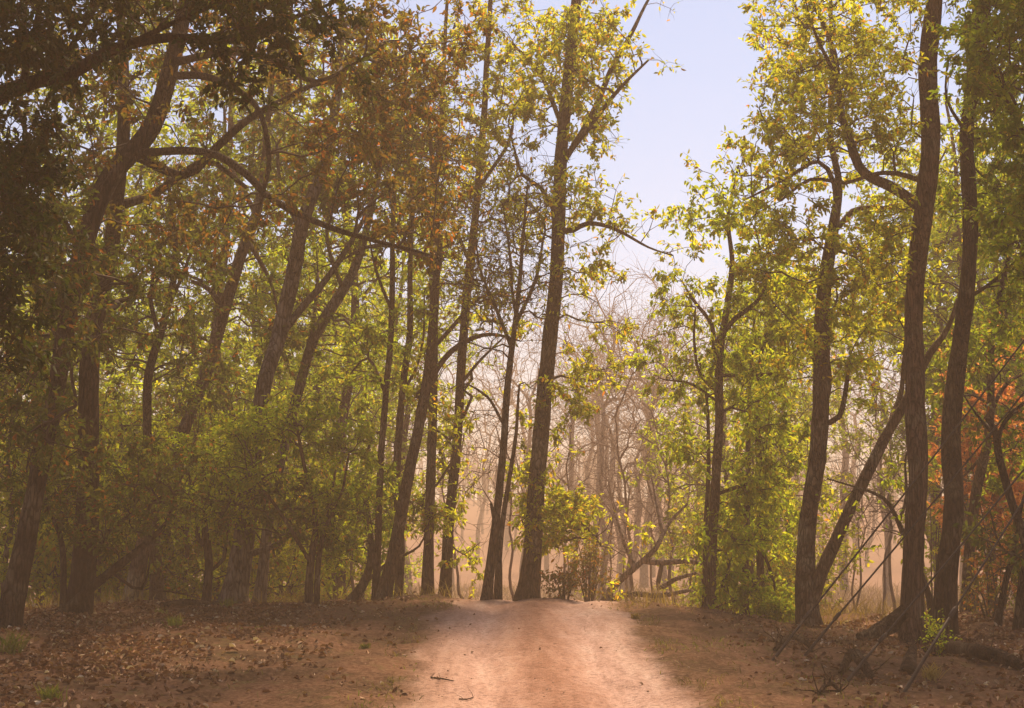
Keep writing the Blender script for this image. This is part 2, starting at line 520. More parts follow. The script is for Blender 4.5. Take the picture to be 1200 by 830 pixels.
def ground_mat():
    m, nt, N, L = mat_new('soil')
    geo = N.new('ShaderNodeNewGeometry')
    at = N.new('ShaderNodeAttribute'); at.attribute_name = 'track'

    def noise(scale, det=5, ro=.6, sc=None):
        n = N.new('ShaderNodeTexNoise'); n.inputs['Scale'].default_value = scale; n.inputs['Detail'].default_value = det; n.inputs['Roughness'].default_value = ro
        if sc:
            mp = N.new('ShaderNodeMapping'); mp.inputs['Scale'].default_value = sc; L.new(geo.outputs['Position'], mp.inputs[0]); L.new(mp.outputs[0], n.inputs['Vector'])
        else: L.new(geo.outputs['Position'], n.inputs['Vector'])
        return n
    a = noise(1.1); b = noise(14, 6, .7); c = noise(3.0, 5, .65); d = noise(60, 3, .6); e = noise(1.4, 6, .7, (2.6, .35, 1))
    soil = ramp(N, [(.35, (.075, .038, .024)), (.55, (.145, .079, .049)), (.7, (.20, .12, .077))]); L.new(b.outputs['Fac'], soil.inputs[0])
    soil2 = ramp(N, [(.4, (.6, .62, .55)), (.62, (1.15, 1.1, 1.05))]); L.new(a.outputs['Fac'], soil2.inputs[0])
    mu = N.new('ShaderNodeMixRGB'); mu.blend_type = 'MULTIPLY'; mu.inputs[0].default_value = 1; L.new(soil.outputs[0], mu.inputs[1]); L.new(soil2.outputs[0], mu.inputs[2])
    moss = ramp(N, [(.56, (0, 0, 0)), (.72, (.7, .7, .7))]); L.new(c.outputs['Fac'], moss.inputs[0])
    mm = N.new('ShaderNodeMixRGB'); mm.inputs[2].default_value = (.10, .085, .03, 1); L.new(moss.outputs[0], mm.inputs[0]); L.new(mu.outputs[0], mm.inputs[1])
    tr = ramp(N, [(.3, (.31, .20, .165)), (.5, (.43, .295, .255)), (.72, (.51, .385, .34))]); L.new(e.outputs['Fac'], tr.inputs[0])
    gr = ramp(N, [(.36, (.55, .55, .55)), (.5, (1, 1, 1)), (.75, (1.15, 1.15, 1.12))]); L.new(b.outputs['Fac'], gr.inputs[0])
    tm = N.new('ShaderNodeMixRGB'); tm.blend_type = 'MULTIPLY'; tm.inputs[0].default_value = .8; L.new(tr.outputs[0], tm.inputs[1]); L.new(gr.outputs[0], tm.inputs[2])
    gf = ramp(N, [(.42, (.62, .6, .6)), (.52, (1, 1, 1))]); L.new(d.outputs['Fac'], gf.inputs[0])
    t2 = N.new('ShaderNodeMixRGB'); t2.blend_type = 'MULTIPLY'; t2.inputs[0].default_value = .6; L.new(tm.outputs[0], t2.inputs[1]); L.new(gf.outputs[0], t2.inputs[2])
    # the strip between the wheels is redder and rougher, the wheel lines are worn pale
    ac = N.new('ShaderNodeAttribute'); ac.attribute_name = 'across'
    wv = N.new('ShaderNodeMath'); wv.operation = 'MULTIPLY_ADD'; L.new(c.outputs['Fac'], wv.inputs[0]); wv.inputs[1].default_value = .9; L.new(ac.outputs['Fac'], wv.inputs[2])
    wo = N.new('ShaderNodeMapRange'); wo.inputs['From Min'].default_value = -1.55; wo.inputs['From Max'].default_value = 2.45; L.new(wv.outputs[0], wo.inputs['Value'])
    st = ramp(N, [(.02, (.62, .55, .48)), (.14, (.9, .82, .76)), (.27, (1.12, 1.05, 1.03)), (.40, (.90, .77, .69)), (.50, (.66, .51, .42)), (.58, (.88, .74, .66)), (.72, (1.14, 1.10, 1.11)), (.9, (.92, .88, .85)), (1, (.66, .6, .54))])
    L.new(wo.outputs[0], st.inputs[0])
    t3 = N.new('ShaderNodeMixRGB'); t3.blend_type = 'MULTIPLY'; t3.inputs[0].default_value = 1; L.new(t2.outputs[0], t3.inputs[1]); L.new(st.outputs[0], t3.inputs[2]); t2 = t3
    # the edge of the track breaks up with the fine noise
    add = N.new('ShaderNodeMath'); add.operation = 'MULTIPLY_ADD'; L.new(b.outputs['Fac'], add.inputs[0]); add.inputs[1].default_value = 1.1; add.inputs[2].default_value = -.55
    sm = N.new('ShaderNodeMath'); sm.operation = 'ADD'; L.new(at.outputs['Fac'], sm.inputs[0]); L.new(add.outputs[0], sm.inputs[1]); sm.use_clamp = True
    mx = N.new('ShaderNodeMixRGB'); L.new(sm.outputs[0], mx.inputs[0]); L.new(mm.outputs[0], mx.inputs[1]); L.new(t2.outputs[0], mx.inputs[2])
    # the slope across the valley is pale dry grass
    sx = N.new('ShaderNodeSeparateXYZ'); L.new(geo.outputs['Position'], sx.inputs[0])
    fr = N.new('ShaderNodeMapRange'); fr.inputs['From Min'].default_value = 36; fr.inputs['From Max'].default_value = 60; L.new(sx.outputs['Y'], fr.inputs['Value'])
    dry = ramp(N, [(.35, (.17, .10, .07)), (.65, (.30, .185, .135))]); L.new(c.outputs['Fac'], dry.inputs[0])
    m3 = N.new('ShaderNodeMixRGB'); L.new(fr.outputs[0], m3.inputs[0]); L.new(mx.outputs[0], m3.inputs[1]); L.new(dry.outputs[0], m3.inputs[2]); mx = m3
    bs = N.new('ShaderNodeBsdfPrincipled'); bs.inputs['Roughness'].default_value = 1; bs.inputs['Specular IOR Level'].default_value = .05
    L.new(mx.outputs[0], bs.inputs['Base Color'])
    hs = N.new('ShaderNodeMath'); hs.operation = 'MULTIPLY_ADD'; L.new(d.outputs['Fac'], hs.inputs[0]); hs.inputs[1].default_value = .4; L.new(b.outputs['Fac'], hs.inputs[2])
    bp = N.new('ShaderNodeBump'); bp.inputs['Strength'].default_value = .8; bp.inputs['Distance'].default_value = .05
    L.new(hs.outputs[0], bp.inputs['Height']); L.new(bp.outputs[0], bs.inputs['Normal'])
    o = N.new('ShaderNodeOutputMaterial'); L.new(bs.outputs[0], o.inputs['Surface'])
    return m


ground()


def scatter(n, xr, yr, dens):
    x = RNG.uniform(*xr, n); y = RNG.uniform(*yr, n)
    keep = RNG.random(n) < dens(x, y)
    x, y = x[keep], y[keep]
    return np.stack([x, y, gz(x, y)], 1)


# fallen leaves: nobody could count them
LIT = leaf_mat('leaf_litter_dry', [(0, (.09, .038, .022)), (.35, (.15, .062, .034)), (.7, (.22, .11, .06)), (.92, (.30, .19, .12)), (1, (.55, .45, .36))], .15, 1.2)


def litter():
    def dens(x, y):
        m = track_mask(x, y, .6)
        left = .05 + .95 * sstep(-2.2, -7.0, x)
        right = .2 * sstep(2.6, 5.0, x) + .5 * sstep(6.3, 8, x)
        cl = sstep(-.25, .3, fbm(x * .9, y * .9, 3))
        return np.clip(np.where(x < 0, left, right) * (.25 + .9 * cl) * (1 - .992 * m), 0.0012, 1)
    p = scatter(110000, (-11, 11), (15.5, 33), dens)
    n = len(p); p[:, 2] += RNG.uniform(.005, .05, n)
    d = RNG.normal(size=(n, 3)); d[:, 2] *= .28
    mb = MB(); add_leaves(mb, p, d, RNG.uniform(.04, .125, n), 0, .5, .3, .25)
    tag(mb.build('leaf_litter', LIT), 'dry brown fallen leaves scattered over the forest floor', 'leaf litter', None, 'stuff')
    # pebbles and crumbs of earth on the track
    p = scatter(2600, (-10, 10), (16, 31.5), lambda x, y: .22 + .6 * (np.abs(np.abs(x - track_center(y)) - 1.5) < .5) + .6 * np.exp(-((x - track_center(y)) / .25) ** 2))
    n = len(p); s = RNG.uniform(.005, .013, n) * (1 + 1.0 * (RNG.random(n) > .95))
    oct_ = np.array([[1, 0, 0], [0, 1, 0], [-1, 0, 0], [0, -1, 0], [.6, .6, .8], [-.6, .6, .8], [-.6, -.6, .8], [.6, -.6, .8]])
    v = p[:, None] + oct_[None] * s[:, None, None] * RNG.uniform(.6, 1.3, (n, 8, 1))
    q = np.array([[0, 1, 5, 4], [1, 2, 6, 5], [2, 3, 7, 6], [3, 0, 4, 7], [4, 5, 6, 7]])
    mb = MB(); mb.add(v.reshape(-1, 3), (np.arange(n)[:, None, None] * 8 + q[None]).reshape(-1, 4))
    tag(mb.build('pebbles', plain('pebble', (.36, .24, .17), noise=.35, scale=9), smooth=False), 'small stones and crumbs of earth strewn on the track', 'pebbles', None, 'stuff')


litter()

DRY = leaf_mat('grass_dry', [(0, (.16, .10, .035)), (.5, (.24, .16, .05)), (1, (.30, .22, .09))], .4, 1.3)
GRS = leaf_mat('grass_green', [(0, (.07, .09, .015)), (.6, (.11, .12, .018)), (1, (.2, .16, .04))], .45, 1.6)


SCRUB = leaf_mat('scrub_brown', [(0, (.10, .06, .035)), (.6, (.17, .105, .06)), (1, (.24, .17, .08))], .35, 1.3)
VERGE = leaf_mat('grass_tan', [(0, (.10, .085, .03)), (.6, (.17, .13, .05)), (1, (.24, .18, .09))], .35, 1.3)


def blades(mb, p, h, lean=.35, w=.012, mat=0):
    n = len(p)
    d = RNG.normal(size=(n, 3)) * lean; d[:, 2] = 1
    u = unit(d); s = unit(np.cross(u, RNG.normal(size=(n, 3)))); g = RNG.normal(size=(n, 3)) * .4; g[:, 2] = -.25
    H = h[:, None]
    m_ = p + u * H * .55; t = p + u * H + g * H * .5
    v = np.stack([p - s * w, p + s * w, m_ + s * w * .8, m_ - s * w * .8, t + s * w * .15, t - s * w * .15], 1)
    q = np.array([[0, 1, 2, 3], [3, 2, 4, 5]])
    mb.add(v.reshape(-1, 3), (np.arange(n)[:, None, None] * 6 + q[None]).reshape(-1, 4), mat)


def grasses():
    # dry undergrowth past the crest and along the verges
    p = scatter(16000, (-16, 16), (28.5, 48), lambda x, y: (1 - track_mask(x, y)) * sstep(-.1, .3, fbm(x * .6, y * .6, 3)) * sstep(28.5, 31, y))
    mb = MB(); blades(mb, p, RNG.uniform(.15, .65, len(p)), .4, .008)
    tag(mb.build('dry_grass', DRY), 'thin dry grass growing between the trunks past the crest', 'dry grass', None, 'stuff')
    p = scatter(9000, (-9, 9), (16, 30), lambda x, y: sstep(.12, .42, fbm(x * .7 + 40, y * .7 + 2, 3)) * sstep(.9, .2, track_mask(x, y, .8)) * .8)
    mb = MB(); blades(mb, p, RNG.uniform(.03, .10, len(p)), .6, .007)
    tag(mb.build('short_grass', GRS), 'low sparse grass on the verges of the track', 'short grass', None, 'stuff')
    # rough dry scrub over the valley floor
    p = scatter(42000, (-34, 40), (40, 120), lambda x, y: (.15 + .85 * sstep(-.25, .25, fbm(x * .25, y * .25, 3))) * (np.abs(x) < 3 + .4 * y))
    mb = MB(); blades(mb, p, RNG.uniform(.3, 1.25, len(p)) * (1 + .5 * (RNG.random(len(p)) > .9)), .5, .022)
    tag(mb.build('dry_scrub', SCRUB), 'rough brown scrub covering the valley floor in the mist', 'scrub', None, 'stuff')
    # thin dry grass along the edges of the track
    p = scatter(30000, (-6, 7), (15.5, 31), lambda x, y: np.exp(-((track_mask(x, y, .7) - .22) / .16) ** 2) * sstep(-.2, .25, fbm(x * 1.3 + 7, y * 1.3, 3)))
    mb = MB(); blades(mb, p, RNG.uniform(.03, .13, len(p)), .7, .006)
    tag(mb.build('verge_grass', [VERGE]), 'thin tan grass along both edges of the dirt track', 'verge grass', None, 'stuff')
    spots = [((10, 765), .5, 90, GRS, 'upright green grass tuft at the left edge of the forest floor'),
             ((58, 822), .26, 110, GRS, 'yellow-green grass tuft low in the left corner among dead leaves'),
             ((205, 735), .3, 90, GRS, 'green grass tuft on the litter before the slender left trunks'),
             ((268, 714), .32, 90, GRS, 'green grass tuft at the foot of the thick short left trunk'),
             ((428, 760), .12, 60, GRS, 'tiny bright green tuft on bare soil left of the track'),
             ((190, 722), .22, 60, GRS, 'small grass tuft beside the fallen log on the left'),
             ((745, 725), .14, 90, DRY, 'low dry tuft on the right verge at the crest of the track'),
             ((1092, 795), .3, 90, DRY, 'dry brown grass tuft by the guy wire nearest the right corner')]
    for (px, py), h, n, m, lab in spots:
        c = G(px, py); a = RNG.normal(size=(n, 2)) * h * .22
        p = np.stack([c[0] + a[:, 0], c[1] + a[:, 1], gz(c[0] + a[:, 0], c[1] + a[:, 1])], 1)
        mb = MB(); blades(mb, p, RNG.uniform(.4, 1.0, n) * h, .45, .009)
        b = (float(c[0]), float(c[1]), float(gz(c[0], c[1])))
        o = mb.build('grass_tuft', m, None, b); o.location = b
        tag(o, lab, 'grass tuft', 'grass tufts on the forest floor')


grasses()

# ================================================================== TREES, LEFT SIDE
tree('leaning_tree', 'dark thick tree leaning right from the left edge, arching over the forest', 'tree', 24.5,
     [(8, 722, 34), (40, 570, 25), (66, 450, 24), (96, 320, 25), (126, 215, 29), (172, 140, 27), (205, 60, 23), (228, -10, 20), (250, -120, 13)],
     limbs=[([(160, 172, 13), (240, 178, 11), (290, 205, 11), (310, 226, 10), (340, 245, 9), (385, 266, 8), (430, 280, 6), (480, 292, 4), (518, 304, 2)], -1.0),
            ([(150, 180, 14), (215, 205, 12), (250, 175, 12), (290, 140, 11), (330, 118, 9), (365, 100, 7), (420, 90, 4)], 1.5),
            ([(190, 95, 12), (250, 92, 10), (300, 125, 8), (315, 180, 7), (312, 215, 6), (305, 250, 3)], -1.2),
            ([(200, 70, 12), (265, 62, 11), (320, 70, 9), (370, 95, 6), (440, 60, 3)], -1.5)],
     blobs=[(120, 150, 150, 110, 2.5, 40), (300, 50, 170, 70, 2.5, 80), (430, 160, 110, 110, 2.2, 66), (470, 60, 110, 80, 2.5, 50), (240, 250, 110, 50, 2, 16), (480, 250, 60, 60, 1.5, 24),
            (200, -80, 260, 80, 3.5, 90), (60, 330, 60, 80, 2, 30)],
     bark=BARKD, leaf=LF_RUST, leaf_n=8, leaf_size=.14, okfrom=.45)

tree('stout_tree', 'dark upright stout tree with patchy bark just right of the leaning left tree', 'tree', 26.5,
     [(92, 702, 36), (104, 560, 29), (107, 450, 28), (110, 370, 26), (120, 310, 24), (138, 245, 20), (150, 150, 18), (140, 40, 14), (130, -60, 9)],
     limbs=[([(112, 330, 10), (70, 250, 9), (40, 180, 7), (20, 120, 4)], -1), ([(138, 245, 14), (185, 225, 12), (240, 190, 9), (290, 220, 6)], 1)],
     blobs=[(60, 250, 90, 110, 2.2, 70), (100, 60, 120, 100, 2.5, 80), (190, 330, 70, 70, 2, 34), (40, 420, 60, 90, 2, 38), (95, 330, 60, 90, 1.2, 36, -3.2), (60, 500, 50, 60, 1.0, 20, -2.8), (120, -60, 180, 60, 3, 60)],
     bark=BARKD, leaf=LF_OLIVE, leaf_n=8, leaf_size=.15, okfrom=.4)

tree('overhanging_tree', 'dark near tree off the left edge holding a heavy bough across the top', 'tree', 15.0,
     [(-150, 860, 60), (-130, 600, 48), (-120, 380, 44), (-110, 200, 40), (-80, 80, 36), (-60, -60, 26), (-50, -180, 18)],
     limbs=[([(-100, 165, 26), (-40, 135, 25), (0, 108, 23), (40, 95, 21), (80, 88, 20), (112, 70, 19), (150, 52, 17), (200, 43, 15), (262, 46, 13), (312, 30, 10), (365, 12, 6), (420, -10, 3)], 1.0),
            ([(35, 97, 10), (42, 45, 9), (55, -20, 8)], .5),
            ([(150, 52, 9), (215, 20, 7), (290, -10, 5)], -.8),
            ([(60, 90, 8), (100, 28, 8), (130, -20, 6)], 1)],
     blobs=[(20, 250, 60, 85, 1.2, 44), (50, 40, 90, 60, 1.3, 54), (10, 150, 60, 60, 1.2, 26), (5, 380, 45, 80, 1.0, 30), (200, -20, 180, 45, 1.5, 60), (290, 60, 60, 35, .8, 12), (330, 10, 90, 40, 1, 26),
            (-130, 200, 120, 260, 2.5, 90), (-60, -120, 220, 90, 3, 90), (200, -330, 300, 120, 4, 150, 2)],  # the highest blob is unseen canopy, added to shade the near left
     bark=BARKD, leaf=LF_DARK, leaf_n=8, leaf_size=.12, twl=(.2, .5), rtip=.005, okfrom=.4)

tree('slender_tree', 'slender dark tree with a knobbly stem behind the stout left trunk', 'tree', 31,
     [(186, 702, 20), (178, 600, 14), (172, 505, 12), (180, 440, 12), (190, 385, 11), (200, 320, 9), (206, 280, 7), (200, 200, 5)],
     limbs=[([(188, 395, 7), (178, 350, 6), (180, 320, 4), (170, 280, 3)], .5), ([(195, 350, 6), (215, 320, 5), (222, 300, 4), (240, 260, 3)], -.5)],
     blobs=[(200, 260, 60, 70, 1.8, 40), (150, 400, 50, 60, 1.5, 30), (235, 420, 40, 60, 1.5, 22)], bark=BARKD, leaf=LF_OLIVE, leaf_n=7)

tree('crooked_tree', 'brown trunk slanting up right between the slender tree and pale trunks', 'tree', 34,
     [(150, 702, 24), (175, 620, 20), (212, 515, 17), (240, 430, 17), (262, 365, 17), (285, 305, 16), (300, 250, 14), (306, 200, 11), (320, 100, 8), (330, 0, 5)],
     limbs=[([(262, 362, 9), (246, 340, 8), (225, 330, 4)], -.5), ([(290, 290, 8), (318, 330, 5), (325, 370, 3)], -.6), ([(300, 250, 8), (270, 190, 6), (262, 120, 4)], 1)],
     blobs=[(300, 150, 90, 100, 2.4, 80), (270, 250, 60, 50, 1.8, 34), (330, 380, 50, 70, 1.6, 30), (240, 470, 50, 50, 1.5, 26)], bark=BARK, leaf=LF_OLIVE, leaf_n=7)

tree('pale_tree', 'grey-barked thick tree with a wide dark foot leaning right, forked halfway', 'tree', 32,
     [(272, 708, 36), (284, 640, 30), (300, 540, 22), (312, 450, 21), (326, 385, 22), (344, 315, 21), (358, 262, 19), (380, 190, 15), (395, 100, 11), (400, 0, 7)],
     limbs=[([(328, 392, 11), (352, 365, 11), (378, 335, 10), (402, 300, 9), (430, 250, 6), (450, 190, 3)], .8), ([(282, 650, 10), (320, 640, 8), (352, 620, 6), (390, 612, 3)], -.8),
            ([(356, 270, 8), (330, 220, 6), (325, 170, 4)], -.6)],
     blobs=[(400, 130, 90, 110, 2.2, 80), (350, 220, 50, 50, 1.6, 24), (330, 600, 90, 35, 1.6, 70, -1.2), (430, 230, 60, 60, 1.6, 26)], bark=BARKG, leaf=LF_OLIVE, leaf_n=7, okfrom=.18)

tree('pale_tree', 'slimmer pale grey stem leaning right beside the forked grey tree', 'tree', 35,
     [(302, 706, 15), (318, 600, 14), (334, 515, 14), (352, 445, 14), (372, 395, 15), (398, 350, 15), (414, 312, 13), (428, 270, 10), (450, 180, 7), (455, 80, 4)],
     limbs=[([(352, 445, 7), (368, 380, 6), (372, 320, 4)], .6), ([(400, 345, 7), (384, 280, 5), (388, 220, 3)], -.6)],
     blobs=[(450, 130, 60, 80, 1.8, 46), (390, 260, 50, 50, 1.5, 24), (400, 430, 40, 70, 1.4, 20)], bark=BARKG, leaf=LF_GREEN, leaf_n=6)

tree('forked_sapling', 'small dark forked tree with cut limbs standing left of the wide dark foot', 'tree', 31,
     [(241, 702, 12), (243, 660, 11), (240, 630, 11), (244, 600, 7), (250, 560, 5)],
     limbs=[([(241, 640, 8), (233, 632, 7), (232, 618, 6)], .1), ([(244, 670, 5), (262, 655, 6), (266, 630, 4), (272, 590, 3)], .3), ([(232, 622, 4), (225, 570, 3), (220, 520, 2)], .4)],
     blobs=[(240, 535, 50, 40, 1.4, 34), (170, 560, 50, 36, 1.3, 28)], bark=BARKD, leaf=LF_LIME, leaf_n=8, leaf_size=.12, okfrom=.5)

tree('understory_tree', 'low spreading leafy bush-like tree filling the space under the grey trunks', 'tree', 30,
     [(360, 712, 12), (364, 660, 10), (368, 610, 8), (362, 560, 6), (350, 500, 4)],
     limbs=[([(364, 660, 6), (330, 600, 5), (290, 550, 3)], -.8), ([(366, 630, 6), (400, 580, 4), (410, 530, 3)], -.4)],
     blobs=[(290, 560, 60, 26, 1.4, 46), (385, 585, 40, 34, 1.3, 36), (240, 600, 50, 22, 1.1, 26), (350, 505, 44, 34, 1.2, 30), (400, 520, 30, 30, 1, 16), (300, 500, 40, 26, 1.2, 22)], bark=BARK, leaf=LF_LIME, leaf_n=7, leaf_size=.14, okfrom=.35,
     more=[[(371, 712, 10), (374, 660, 8), (385, 600, 5), (395, 540, 3)]])

tree('understory_tree', 'low leafy tree with long arching dark stems rising from the left litter', 'tree', 26,
     [(50, 706, 14), (105, 690, 13), (145, 662, 12), (170, 640, 9), (190, 612, 6), (200, 590, 4)],
     limbs=[([(95, 694, 8), (110, 655, 7), (130, 620, 6), (175, 590, 5), (205, 575, 3)], .5), ([(60, 704, 9), (75, 640, 8), (60, 600, 5), (40, 560, 3)], .4), ([(140, 664, 5), (165, 690, 4), (178, 640, 2)], .6)],
     blobs=[(180, 560, 60, 50, 1.4, 60), (60, 560, 60, 60, 1.4, 50), (130, 620, 60, 30, 1.0, 26), (20, 480, 40, 60, 1.4, 26)], bark=BARKD, leaf=LF_OLIVE, leaf_n=8, leaf_size=.12, okfrom=.2, flare=1.2)

# ================================================================== CENTRE LEFT STEMS
tree('thin_tree', 'thin straight dark stem, leftmost of the close stems left of the track', 'tree', 33.5,
     [(440, 714, 12), (443, 640, 10), (446, 540, 9), (454, 430, 9), (458, 340, 8), (462, 250, 6), (470, 150, 4)],
     limbs=[([(450, 460, 5), (432, 420, 4), (405, 445, 2)], .4), ([(457, 360, 5), (440, 310, 4), (432, 270, 2)], .4)],
     blobs=[(440, 420, 50, 60, 1.5, 22), (470, 170, 50, 70, 1.6, 40), (425, 560, 35, 50, 1.3, 26)], leaf=LF_GREEN, leaf_n=6)
tree('thin_tree', 'thin wavy stem close behind the curved stem left of the track', 'tree', 34.5,
     [(466, 714, 12), (470, 640, 12), (465, 560, 11), (470, 470, 10), (480, 390, 9), (482, 310, 7), (480, 200, 4)],
     limbs=[([(472, 460, 5), (492, 420, 4), (496, 340, 2)], .5)],
     blobs=[(480, 200, 45, 70, 1.5, 36), (455, 600, 35, 50, 1.2, 26), (500, 380, 30, 40, 1, 12)], leaf=LF_GREEN, leaf_n=6)
tree('curved_tree', 'brown stem curving right with arching bare boughs left of the track', 'tree', 33,
     [(445, 715, 20), (462, 650, 17), (476, 580, 16), (488, 510, 15), (500, 440, 14), (508, 390, 13), (512, 330, 11), (515, 290, 9), (508, 220, 6), (500, 120, 4)],
     limbs=[([(498, 450, 9), (520, 420, 8), (545, 400, 7), (575, 392, 5), (610, 400, 2)], -.8), ([(506, 410, 7), (530, 385, 6), (560, 350, 5), (590, 345, 2)], .6),
            ([(513, 310, 8), (490, 298, 8), (460, 288, 7), (430, 290, 5), (400, 305, 3), (380, 312, 2)], -1)],
     blobs=[(505, 170, 70, 100, 1.7, 90), (545, 290, 50, 60, 1.4, 34), (580, 340, 50, 40, 1.3, 24), (430, 300, 40, 30, 1.2, 14)], leaf=LF_RUST, leaf_n=2.2, ntw=5, twl=(.35, .9))
tree('straight_tree', 'straight reddish-brown stem bare below with leaf tufts, right of the curved stem', 'tree', 34,
     [(500, 714, 18), (503, 640, 14), (506, 540, 13), (507, 440, 13), (508, 360, 12), (509, 300, 10), (512, 200, 8), (520, 80, 6), (525, -20, 4)],
     blobs=[(520, 120, 60, 90, 1.8, 60), (500, 600, 34, 30, .9, 14), (525, 490, 30, 50, 1, 12), (500, 460, 20, 60, .8, 10), (515, 250, 40, 40, 1.2, 18)], leaf=LF_GOLD, leaf_n=6)
tree('straight_tree', 'tall brown stem leaning slightly right, nearest of its row to the track', 'tree', 35,
     [(520, 714, 18), (525, 640, 15), (532, 560, 14), (538, 480, 13), (543, 400, 13), (552, 310, 12), (560, 220, 11), (568, 120, 9), (574, 30, 7), (578, -60, 5)],
     limbs=[([(540, 450, 5), (565, 420, 4), (590, 395, 2)], .5), ([(553, 310, 6), (535, 270, 5), (520, 230, 3)], .5), ([(561, 220, 6), (595, 170, 5), (605, 120, 3)], -.4)],
     blobs=[(570, 60, 70, 90, 2, 70), (555, 190, 50, 50, 1.6, 34), (530, 560, 30, 60, 1, 18), (545, 640, 40, 40, 1, 12)], leaf=LF_GOLD, leaf_n=6)
tree('bent_sapling', 'small stem bending low to the left beside the crest of the track', 'sapling', 33.5,
     [(403, 715, 14), (425, 685, 12), (435, 650, 9), (430, 600, 6), (425, 560, 3)],
     limbs=[([(426, 684, 5), (455, 660, 5), (490, 640, 3), (500, 610, 2)], .5)],
     blobs=[(420, 600, 40, 50, 1.2, 44), (400, 640, 30, 30, 1, 20)], leaf=LF_LIME, leaf_n=8, leaf_size=.12)
tree('twiggy_tree', 'thin trunk with a bare twiggy top left of the tall centre tree', 'tree', 32,
     [(568, 706, 14), (578, 640, 12), (586, 570, 11), (592, 490, 10), (598, 420, 9), (604, 370, 7), (612, 300, 5), (618, 220, 3)],
     limbs=[([(600, 410, 6), (580, 360, 5), (560, 310, 3), (555, 260, 2)], .5), ([(602, 385, 6), (625, 330, 5), (640, 270, 3)], .6), ([(604, 375, 5), (598, 310, 4), (590, 240, 2)], -.5),
            ([(592, 500, 4), (570, 465, 4), (545, 450, 2)], -.4)],
     blobs=[(600, 270, 75, 100, 1.9, 150), (550, 360, 60, 60, 1.5, 60), (640, 330, 30, 60, 1.2, 26)], leaf=LF_GOLD, leaf_n=1, ntw=5, twl=(.4, 1.0),
     more=[[(581, 706, 9), (588, 620, 8), (600, 540, 6), (610, 450, 3)], [(586, 706, 8), (584, 640, 7), (576, 590, 4)]])
tree('tall_tree', 'tall straight tree at the left edge of the crest with leaves climbing its trunk', 'tree', 33,
     [(618, 704, 29), (624, 640, 25), (630, 560, 24), (637, 480, 23), (645, 400, 21), (652, 320, 19), (655, 260, 19), (659, 170, 18), (668, 80, 17), (676, 0, 14), (680, -90, 8)],
     limbs=[([(655, 275, 9), (672, 270, 8), (690, 262, 7), (720, 268, 5), (760, 290, 3), (790, 300, 2)], -1), ([(659, 185, 10), (690, 140, 9), (715, 80, 8), (745, 30, 6), (770, -20, 3)], .8),
            ([(654, 260, 7), (635, 220, 6), (612, 205, 5), (600, 170, 3)], -.6), ([(660, 170, 8), (720, 110, 6), (760, 70, 3)], -1), ([(662, 150, 7), (635, 90, 6), (600, 50, 3)], .8),
            ([(628, 600, 4), (660, 598, 4), (690, 620, 3), (705, 640, 2)], -.5)],
     blobs=[(665, 60, 85, 90, 2.4, 110), (702, 60, 38, 50, 1.6, 22), (698, 150, 36, 55, 1.6, 28), (686, 230, 44, 40, 1.5, 26), (610, 130, 50, 70, 1.6, 34), (620, 240, 40, 40, 1.4, 18), (735, 268, 44, 16, 1.0, 10),
            (640, 615, 36, 40, .9, 46), (668, 610, 30, 30, .9, 26), (620, 560, 26, 30, .8, 16), (690, 440, 45, 40, 1.2, 18), (655, 490, 40, 60, 1, 22), (700, 375, 40, 25, 1.0, 9), (690, 330, 30, 60, 1.2, 12)],
     leaf=LF_GOLD, leaf_n=7, okfrom=.12)

tree('edge_tree', 'leafy tree standing off the right edge whose dark crown hangs into the top right corner', 'tree', 20,
     [(1330, 830, 50), (1325, 600, 40), (1310, 350, 34), (1290, 100, 28), (1270, -150, 20), (1260, -320, 10)],
     limbs=[([(1305, 300, 18), (1250, 200, 14), (1190, 140, 8), (1160, 60, 4)], 1), ([(1290, 60, 16), (1250, -120, 12), (1190, -230, 8), (1150, -280, 4)], -2)],
     blobs=[(1190, 60, 50, 120, 1.6, 70), (1215, 260, 45, 90, 1.4, 50), (1230, -170, 140, 90, 4, 130), (1330, -50, 150, 200, 3.5, 130), (1190, -260, 90, 60, 3.5, 50)],  # blobs above the frame are unseen canopy, added to shade the near right
     bark=BARKD, leaf=LF_GREEN, leaf_n=8, leaf_size=.14, okfrom=.3)

# bushes at the crest
def shrub(px, py, Y, w, h, n, leaf, label, name='shrub', leaf_n=8, ls=.11, stems=5, bark=None):
    c = P(px, py, Y); g = float(gz(c[0], c[1])); k = mpp(Y); base = np.array([c[0], c[1], g])
    r = root(name, tuple(base), label, 'shrub')
    sk = Skel(); mb = MB()
    for q in range(stems):
        a = q * 2 * math.pi / stems + random.random(); t = np.array([math.cos(a) * w * k * .35, math.sin(a) * w * k * .35, h * k * random.uniform(.5, .8)])
        s = base + np.array([math.cos(a) * .06, math.sin(a) * .06, -.1])
        sp, sr = smooth_path([s, base + t * .5 + np.array([0, 0, .1]), base + t], [.022, .016, .008], .15, .05)
        mb.tube(sp, sr, 6); sk.stem(sp, sr, .3)
    mb.build('stem', bark or TWIG, r, base)
    q = unit(RNG.normal(size=(n, 3))) * RNG.random((n, 1)) ** .45
    pt = base + np.array([0, 0, h * k * .55]) + q * np.array([w * k * .5, w * k * .4, h * k * .5]); pt[:, 2] = np.maximum(pt[:, 2], g + .1)
    paths = sk.grow(pt); m2 = MB(); sk.mesh(m2, paths, .004, .45, 0, .02)
    spray(m2, sk, leaf_n, ls, (.12, .35), 4, .003); m2.build('foliage', [TWIG, leaf], r, base)
    return r


